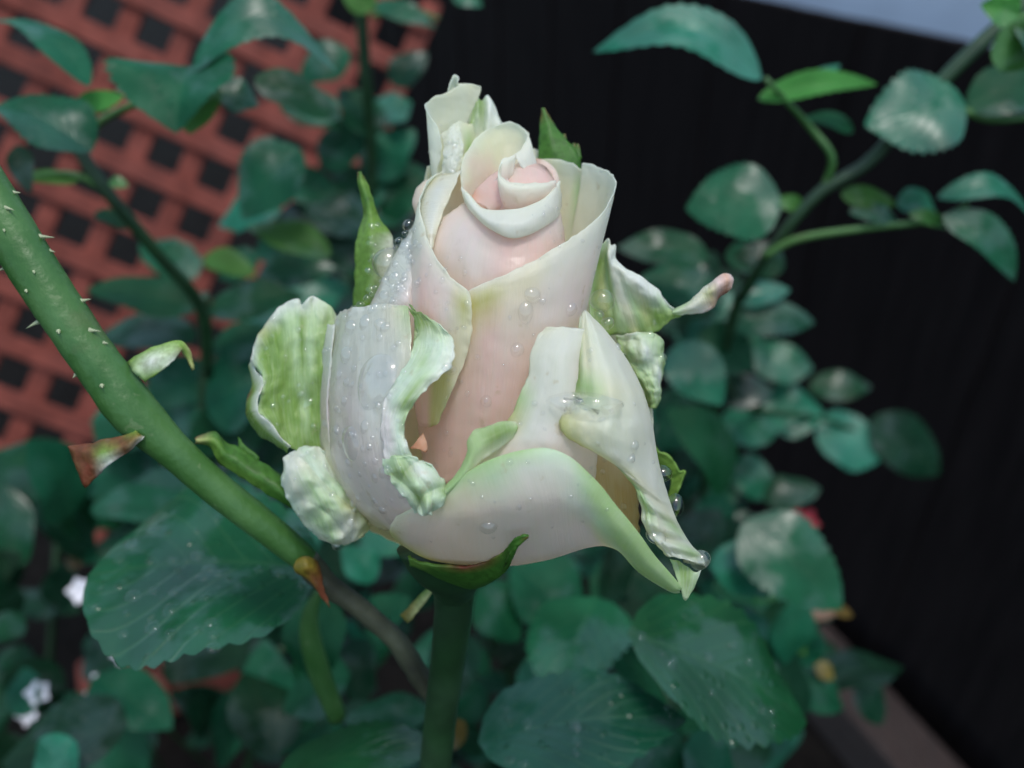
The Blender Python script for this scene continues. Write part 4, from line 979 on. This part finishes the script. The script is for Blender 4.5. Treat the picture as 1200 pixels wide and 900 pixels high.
# T: shrivelled green bit below it
Q(D([[(722, 395, 10), (738, 390, 16), (756, 390, 16), (772, 394, 10), (778, 400, 0)], [(730, 415, 16), (742, 412, 24), (758, 413, 24), (772, 418, 16), (778, 425, 4)],
     [(744, 438, 12), (752, 436, 20), (762, 437, 18), (772, 440, 12), (776, 445, 2)], [(754, 458, 8), (760, 456, 14), (767, 458, 14), (773, 462, 8), (774, 466, 0)], [(760, 476, 2), (763, 477, 6), (767, 478, 6), (770, 477, 4), (772, 474, 0)]],
    ['GWGGG', 'KGVGK', 'KGGVK', 'KKGGK', 'KKKKK'], nu=30, nv=36, crinkle=9, cscale=.055, seed=6), mat='petal_crisp')
# V: green withered outer petal at the left
Q(D([[(396, 374, -20), (388, 360, -18), (370, 347, -16), (362, 349, -10), (354, 356, -12), (348, 350, -16), (333, 357, -18), (320, 368, -20), (306, 387, -22), (297, 403, -22), (293, 422, -16)],
     [(394, 400, -6), (384, 388, -4), (370, 376, -4), (362, 374, -2), (354, 376, -4), (348, 374, -6), (337, 378, -6), (326, 388, -8), (315, 402, -8), (306, 416, -6), (302, 434, 0)],
     [(390, 440, 4), (382, 432, 6), (372, 424, 6), (363, 420, 6), (355, 420, 4), (347, 420, 4), (338, 422, 4), (329, 428, 6), (320, 436, 6), (314, 444, 8), (309, 448, 14)],
     [(390, 490, 0), (383, 484, 4), (374, 478, 6), (365, 474, 6), (357, 472, 4), (348, 470, 4), (338, 468, 6), (328, 468, 8), (318, 470, 12), (308, 474, 16), (302, 480, 18)],
     [(392, 540, -10), (386, 536, -4), (378, 532, 0), (370, 528, 4), (362, 526, 6), (354, 522, 8), (346, 520, 8), (338, 516, 12), (330, 510, 14), (322, 502, 16), (316, 494, 18)],
     [(400, 570, -14), (396, 566, -10), (390, 562, -6), (384, 556, -4), (376, 548, 0), (368, 540, 4), (360, 534, 6), (352, 530, 8), (346, 526, 10), (340, 524, 12), (334, 520, 16)]],
    ['WGWWWWWWYWW', 'KKGGKGGKKKG', 'KKKGKGKKKKG', 'KKKKGKKKKKG', 'DKKKKKKKKKG', 'DDDKKKKKKKG'], nu=56, nv=48, crinkle=6, cscale=.045, seed=8, edge=2.5),
  D([[(294, 420, -14), (300, 434, -6), (310, 446, 12), (304, 462, 18), (302, 479, 20), (308, 488, 20), (318, 497, 20), (328, 511, 18), (341, 523, 16)],
     [(292, 430, -24), (296, 446, -20), (298, 458, 4), (294, 468, 8), (293, 480, 10), (299, 492, 10), (309, 503, 10), (322, 514, 10), (338, 526, 10)],
     [(300, 440, -40), (296, 452, -36), (291, 464, -20), (288, 474, -12), (289, 487, -10), (296, 501, -10), (308, 513, -10), (322, 520, -6), (336, 530, 0)]],
    ['WWWWWWWWW', 'KKKKKKKKK', 'DDRDDDDDD'], nu=40, nv=14, crinkle=2, cscale=.06, seed=4), mat='petal_green', label='withered yellow green outer petal on the left')
# W: small crumpled white petal at the lower left
Q(D([[(334, 548, 6), (332, 537, 11), (342, 528, 15), (358, 524, 17), (372, 523, 16), (382, 530, 12), (380, 544, 6)],
     [(330, 556, 9), (338, 550, 25), (352, 545, 33), (368, 546, 31), (382, 552, 25), (394, 557, 19), (404, 562, 10)],
     [(334, 574, 10), (346, 570, 30), (362, 568, 41), (380, 570, 42), (398, 573, 37), (414, 574, 27), (424, 580, 14)],
     [(341, 592, 9), (356, 590, 30), (374, 590, 42), (392, 592, 46), (408, 594, 42), (422, 594, 32), (431, 597, 15)],
     [(352, 608, 6), (368, 610, 25), (384, 612, 36), (400, 613, 40), (414, 612, 36), (426, 612, 27), (432, 616, 12)],
     [(366, 624, 2), (378, 630, 12), (390, 634, 19), (402, 635, 21), (414, 632, 19), (422, 628, 15), (428, 624, 7)],
     [(376, 630, -10), (384, 635, -4), (394, 639, 0), (402, 639, 0), (412, 636, 0), (420, 632, 0), (426, 628, 0)]],
    ['CWWMWMC', 'MWCMMWO', 'WCGMGYO', 'MCGGYYR', 'CGGCCYY', 'MCGCCYY', 'CCCCCCC'], nu=60, nv=60, crinkle=6, cscale=.024, seed=11, edge=3.5, ripple=lambda u, v: 6 * abs(math.sin(v * 6.5 - 3.6 * u + .8 * math.sin(u * 6))) ** .7 - 4 * abs(math.sin(v * 13 + 7 * u + math.sin(u * 9))) + 2.0 * math.sin(v * 34 + 12 * u) - 4), mat='petal_crisp', label='small crumpled white petal at the lower left')

# sepals
def sepal(rows, cols, label=None, crinkle=1.5, nu=26, nv=14, seed=0):
    return petal('sepal', [D(rows, cols, nu=nu, nv=nv, crinkle=crinkle, cscale=.06, seed=seed)], M['sepal'], rose, .0004, label)
sepal([[(421, 202, -34), (420, 214, -34), (424, 232, -36), (427, 252, -36), (421, 272, -32), (416, 293, -30), (417, 318, -32), (415, 345, -36), (416, 375, -40), (430, 420, -50)],
       [(422, 202, -30), (424, 214, -28), (430, 234, -28), (434, 254, -24), (434, 272, -16), (434, 293, -14), (434, 318, -16), (430, 345, -20), (428, 375, -30), (440, 420, -44)],
       [(423, 203, -34), (429, 214, -34), (437, 235, -34), (443, 254, -32), (455, 270, -28), (461, 284, -26), (456, 318, -26), (448, 345, -28), (440, 375, -36), (450, 420, -50)]],
      ['REDDDDDDDD', 'EDEDDDDDDD', 'RDDDDWCDDD'], nu=50, nv=14)
sepal([[(636, 127, -62), (633, 150, -60), (632, 170, -58), (631, 195, -56), (640, 240, -56)], [(637, 127, -60), (642, 148, -54), (648, 168, -50), (652, 190, -48), (655, 240, -48)],
       [(638, 128, -62), (651, 150, -58), (664, 165, -56), (676, 178, -54), (682, 200, -54), (684, 240, -56)][:5]], ['REEEE', 'EEEEE', 'REEEE'], nu=30)
for k, (x, y) in enumerate([(661, 160), (672, 170), (677, 171)]):
    sepal([[(x - 8, y + 14, -57), (x - 3, y + 4, -57), (x, y - 2, -57)], [(x + 4, y + 16, -55), (x + 3, y + 6, -56), (x + 1, y - 2, -57)]], ['EEE', 'EER'], nu=8, nv=6, crinkle=0)
sepal([[(478, 652, 60), (490, 658, 80), (510, 662, 92), (540, 664, 96), (568, 658, 98), (588, 648, 126), (598, 637, 150), (608, 629, 162), (620, 627, 164)],
       [(480, 658, 56), (492, 663, 72), (512, 668, 82), (542, 672, 86), (572, 667, 92), (592, 656, 122), (600, 644, 148), (609, 633, 161), (620, 628, 164)],
       [(482, 662, 40), (496, 667, 52), (516, 676, 58), (546, 684, 60), (574, 679, 76), (592, 668, 110), (599, 655, 138), (606, 640, 158), (618, 629, 163)],
       [(500, 668, 10), (510, 674, 20), (522, 684, 26), (546, 690, 26), (566, 686, 40), (582, 676, 80), (590, 664, 116), (600, 646, 150), (616, 630, 162)]],
      ['DDDRRDEEE', 'DDEEEEEER', 'EEEEEEEEE', 'EEEEEEEEE'], 'green sepal with a red rim curling under the front petal', nu=46, nv=20)
sepal([[(228, 515, -20), (250, 506, -20), (264, 518, -22), (282, 526, -24), (300, 538, -26), (322, 552, -26), (345, 575, -26)],
       [(230, 517, -12), (250, 516, -8), (264, 532, -10), (284, 546, -12), (302, 558, -12), (322, 570, -14), (345, 590, -16)],
       [(229, 519, -16), (246, 522, -16), (258, 542, -18), (280, 556, -20), (298, 568, -20), (316, 580, -22), (345, 596, -24)]], ['REEEEEE', 'YDEEEEE', 'RDDDDEE'], nu=36)
sepal([[(281, 528, -26), (290, 536, -26), (302, 542, -26)], [(279, 513, -30), (286, 520, -28), (304, 536, -26)]], ['EEE', 'EEE'], nu=10, nv=6)
sepal([[(765, 520, -12), (772, 528, -10), (782, 533, -8), (792, 542, -8), (796, 552, -8), (803, 552, -8), (801, 560, -8), (796, 572, -10), (790, 586, -12), (780, 600, -14)],
       [(760, 540, -20), (766, 540, -20), (772, 545, -18), (778, 552, -18), (782, 558, -18), (786, 562, -18), (786, 570, -18), (784, 578, -18), (778, 590, -20), (770, 600, -20)]],
      ['DDKDDKDKDD', 'DDDDDDDDDD'], nu=40, nv=10)

# ------------------------------------------------------------------ rain drops lying on the petals
AV, AF = [], []
for V_, F_ in PETALS:
    b = len(AV); AV += V_; AF += [tuple(k + b for k in q) for q in F_]
tree = BVHTree.FromPolygons(AV, AF)
def surf(x, y):
    d = (P(x, y, 1) - CAM).normalized()
    hit = tree.ray_cast(CAM, d)
    if hit[0] is None: return None
    n = hit[1]
    if n.dot(d) > 0: n = -n
    return hit[0], n
def drop_mesh(flat, seed):
    rg = random.Random(seed); V, Fc = [], []
    n, m = 18, 11
    ca = flat                                    # contact angle of the drop
    for j in range(m):
        for i in range(n):
            th = 2 * math.pi * i / n
            w = 1 + .06 * math.sin(2 * th + seed) + .03 * math.sin(3 * th + 2 * seed)
            if j < m - 2:
                a = ca * j / (m - 3)
                rr = math.sin(a) / math.sin(ca) if ca < 1.57 else math.sin(a)
                z = (math.cos(a) - math.cos(ca)) / (math.sin(ca) if ca < 1.57 else 1)
            else:
                rr, z = ((.8, -.25), (0, -.3))[j - m + 2]
            V.append((rr * math.cos(th) * w, rr * math.sin(th) * w, z))
    Fc = [(j * n + i, j * n + (i + 1) % n, (j + 1) * n + (i + 1) % n, (j + 1) * n + i) for j in range(m - 1) for i in range(n)]
    me = bpy.data.meshes.new('raindrop'); me.from_pydata(V, [], [tuple(reversed(q)) for q in Fc]); me.materials.append(M['water'])
    me.polygons.foreach_set('use_smooth', [True] * len(me.polygons)); me.validate(); me.update()
    return me
DM = [drop_mesh(f_, s_) for s_, f_ in enumerate([1.2, 1.35, 1.5, 1.1])]
def drop(x, y, r, label, group='raindrops on the rose', k=0, z=None, stretch=1.0):
    if z is None:
        h = surf(x, y)
        if h is None: return
        p, n = h
    else:
        p = R(x, y, z); n = (CAM - p).normalized()
    o = bpy.data.objects.new('raindrop', DM[k % 4]); COL.objects.link(o)
    q = n.to_track_quat('Z', 'Y')
    o.rotation_euler = q.to_euler()
    s = r * SC
    o.scale = (s, s * stretch, s); o.location = p + n * (s * .12)
    prop(o, label, 'raindrop', group)
ZD = {(454, 308): 48, (479, 264): 42, (468, 283): 46, (706, 352): 70, (702, 370): 90, (712, 379): 92, (776, 555): 82, (791, 592): 84, (820, 656): 88, (382, 412): 12, (388, 494): 20}
for i, (x, y, r, t) in enumerate([
    (454, 308, 17, 'largest round raindrop hanging on the upper left petal edge'),
    (479, 264, 7, 'round raindrop at the top of the row on the left petal edge'),
    (468, 283, 5, 'second raindrop from the top of the row on the left petal edge'),
    (407, 416, 10, 'round raindrop on the pleated left petal, lower of two large ones'),
    (412, 384, 9, 'round raindrop on the pleated left petal, upper of two large ones'),
    (382, 412, 5, 'raindrop at the left outline of the pleated petal'),
    (706, 352, 13, 'large clear raindrop beside the top of the white folded petal'),
    (702, 370, 6, 'dark raindrop under the large clear one at the right of the bud'),
    (712, 379, 7, 'clear raindrop next to the dark one at the right of the bud'),
    (776, 555, 10, 'clear dark sided raindrop on the right edge of the folded white petal'),
    (791, 592, 9, 'long raindrop on the right edge above the crumpled tail'),
    (768, 629, 11, 'flat raindrop on the middle of the crumpled tail'),
    (820, 656, 11, 'round raindrop at the lowest right end of the tail'),
    (742, 522, 6, 'small raindrop pair, upper, on the white folded petal'),
    (738, 538, 5, 'small raindrop under the fold of the white petal'),
    (624, 346, 9, 'flat raindrop high on the pink front of the bud'),
    (616, 366, 8, 'long flat raindrop on the pink front of the bud'),
    (668, 362, 8, 'flat lavender raindrop on the right side of the pink front'),
    (774, 420, 7, 'raindrop on the shrivelled green petal bit'),
    (516, 262, 4, 'bright raindrop in the orange gap of the bud'),
    (528, 245, 2.5, 'tiny bright raindrop higher in the orange gap of the bud'),
    (572, 616, 9, 'flat oval raindrop on the large bottom petal'),
    (388, 494, 5, 'raindrop low on the left outline of the pleated petal'),
    (322, 476, 6, 'raindrop on the withered green petal by its folded rim'),
    (361, 473, 7, 'long raindrop in the middle of the withered green petal'),
    (338, 581, 4, 'raindrop at the left edge of the crumpled white petal'),
    (396, 638, 7, 'raindrop hanging under the crumpled white petal'),
    (708, 538, 4, 'raindrop hanging under the lower edge of the white fold'),
]):
    drop(x, y, r, t, None, i, z=ZD.get((x, y)), stretch=1.5 if 'long' in t else (1.0 if 'wide' not in t else 1.5))
rd = random.Random(5)
def rain(n, region, r, label, group):
    for _ in range(n):
        for _t in range(40):
            x = rd.uniform(region[0], region[2]); y = rd.uniform(region[1], region[3])
            if surf(x, y): break
        drop(x, y, rd.uniform(*r) * (1.5 if rd.random() < .12 else 1), label, group, rd.randrange(4), stretch=rd.choice([1, 1, 1.3]))
rain(64, (382, 368, 475, 600), (1.4, 5.2), 'small raindrop on the pleated left petal', 'small raindrops on the pleated left petal')
rain(44, (430, 262, 494, 365), (2.2, 6.0), 'small raindrop crowded on the upper left petal edge', 'small raindrops on the upper left petal edge')
rain(12, (503, 145, 545, 210), (1.4, 3.4), 'tiny raindrop in the wet fold at the top left', 'tiny raindrops in the top left fold')
rain(24, (510, 350, 640, 550), (1.4, 4.2), 'small raindrop on the pink front of the bud', 'small raindrops on the pink front')
rain(28, (690, 375, 785, 600), (1.6, 4.6), 'small raindrop on the folded white petal', 'small raindrops on the folded white petal')
rain(20, (300, 370, 385, 515), (1.6, 4.6), 'small raindrop on the withered green petal', 'small raindrops on the withered green petal')
rain(20, (335, 530, 430, 635), (1.6, 4.2), 'small raindrop on the crumpled white petal', 'small raindrops on the crumpled white petal')
rain(10, (620, 230, 660, 290), (1.0, 2.0), 'tiny raindrop on the right side of the inner cup', 'tiny raindrops on the inner cup')
for i, (x, y, r) in enumerate([(440, 338, 4), (436, 344, 3.4), (431, 350, 5), (423, 358, 5), (415, 362, 4), (463, 290, 3), (447, 330, 3), (474, 274, 3)]):
    drop(x, y, r, 'small raindrop in the row along the upper left petal edge', 'raindrop row on the upper left petal edge', i, z=48)

# a wide sheet of water on the pleated petal
def film(x, y, rx, ry, rot, h, label):
    V, Fc = [], []
    n, m = 28, 8
    for j in range(m):
        for i in range(n):
            a = 2 * math.pi * i / n; q = j / (m - 1)
            lx, ly = rx * q * math.cos(a), ry * q * math.sin(a)
            lx *= 1 - 0.25 * ly / ry
            hit = surf(x + lx * math.cos(rot) - ly * math.sin(rot), y + lx * math.sin(rot) + ly * math.cos(rot))
            V.append(hit[0] + hit[1] * (h * SC * math.sqrt(max(0, 1 - q * q)) - (0.6 * SC if q == 1 else 0)))
    Fc = [(j * n + i, j * n + (i + 1) % n, (j + 1) * n + (i + 1) % n, (j + 1) * n + i) for j in range(m - 1) for i in range(n)]
    a, b, c = V[Fc[n][0]], V[Fc[n][1]], V[Fc[n][2]]
    if (b - a).cross(c - a).dot(CAM - a) < 0: Fc = [tuple(reversed(q)) for q in Fc]
    prop(mesh_obj('raindrop', V, Fc, M['water']), label, 'raindrop')
film(441, 448, 20, 36, 0.35, 9, 'wide leaf shaped sheet of water on the middle of the pleated left petal')
film(412, 520, 9, 22, -0.1, 6, 'long runnel of water low on the pleated left petal')

# beads on the wet leaves
DL = []
for m_ in DM:
    c_ = m_.copy(); c_.materials.clear(); c_.materials.append(M['water_dull']); DL.append(c_)
def leaf_rain(bank, n, region, r, label, group, seed):
    rg = random.Random(seed)
    AV, AF = [], []
    for V_, F_ in bank:
        b = len(AV); AV += V_; AF += [tuple(k + b for k in q) for q in F_]
    t = BVHTree.FromPolygons(AV, AF)
    for _ in range(n):
        for _t in range(30):
            x, y = rg.uniform(region[0], region[2]), rg.uniform(region[1], region[3])
            d = (P(x, y, 1) - CAM).normalized(); h = t.ray_cast(CAM, d)
            if h[0] is not None: break
        else: continue
        nn = h[1] if h[1].dot(d) < 0 else -h[1]
        o = bpy.data.objects.new('raindrop', DL[rg.randrange(4)]); COL.objects.link(o)
        o.rotation_euler = nn.to_track_quat('Z', 'Y').to_euler()
        s_ = rg.uniform(*r) * h[3] / F
        o.scale = (s_, s_, s_ * .8); o.location = h[0] + nn * (s_ * .1)
        prop(o, label, 'raindrop', group)
leaf_rain(WETLEAF[0], 24, (110, 600, 370, 770), (4, 10), 'raindrop lying on the large wet leaf at lower left', 'raindrops on the large lower left leaf', 1)
leaf_rain(WETLEAF[1], 12, (740, 735, 945, 870), (4, 8), 'raindrop lying on the large dark leaf at lower right', 'raindrops on the large lower right leaf', 2)
leaf_rain(WETLEAF[2], 10, (560, 790, 805, 900), (4, 8), 'raindrop lying on the large dark leaf at the bottom centre', 'raindrops on the bottom centre leaf', 3)

rd = random.Random(91)
for k in range(26):
    t_ = rd.random(); s_ = rd.random()
    x = 484 - 44 * t_ + s_ * (10 + 14 * t_); y = 262 + 96 * t_ + s_ * 8
    drop(x, y, rd.uniform(2.4, 5.2), 'raindrop in the cluster along the drenched upper left petal edge', 'raindrop cluster on the upper left petal edge', k % 4)
for k, (x, y, r_) in enumerate([(398, 440, 5), (416, 432, 4), (405, 470, 5), (428, 500, 6), (400, 520, 4.5), (446, 396, 4), (462, 408, 3.5), (395, 560, 4), (440, 560, 5), (420, 584, 4)]):
    drop(x, y, r_, 'medium raindrop on the pleated left petal, among the smaller ones', 'medium raindrops on the pleated left petal', k % 4, stretch=1.3)

rain(14, (500, 560, 690, 640), (1.2, 3.0), 'small raindrop on the large bottom petal', 'small raindrops on the bottom petal')
rain(12, (630, 220, 715, 340), (1.2, 3.0), 'small raindrop on the right collar petal', 'small raindrops on the right collar petal')
rain(12, (498, 270, 550, 400), (1.2, 3.2), 'small raindrop on the curved left collar petal', 'small raindrops on the left collar petal')

film(684, 477, 44, 18, 0.06, 17, 'big pooled raindrop lying across the folded white petal on the right')

for k, (x, y, r_, t_) in enumerate([(474, 292, 8, 'big raindrop just above the largest one on the drenched upper left edge'), (463, 326, 7, 'big raindrop just below the largest one on the drenched upper left edge'),
                                    (452, 348, 7, 'big raindrop at the foot of the drenched upper left edge'), (428, 378, 8, 'big raindrop near the top rim of the pleated left petal'),
                                    (452, 384, 6, 'raindrop under the top rim of the pleated petal beside its crumpled edge'), (606, 410, 7, 'big raindrop in the middle of the pink front'),
                                    (570, 470, 6, 'raindrop low on the pink front above the green lip')]):
    drop(x, y, r_, t_, None, k, stretch=1.15)
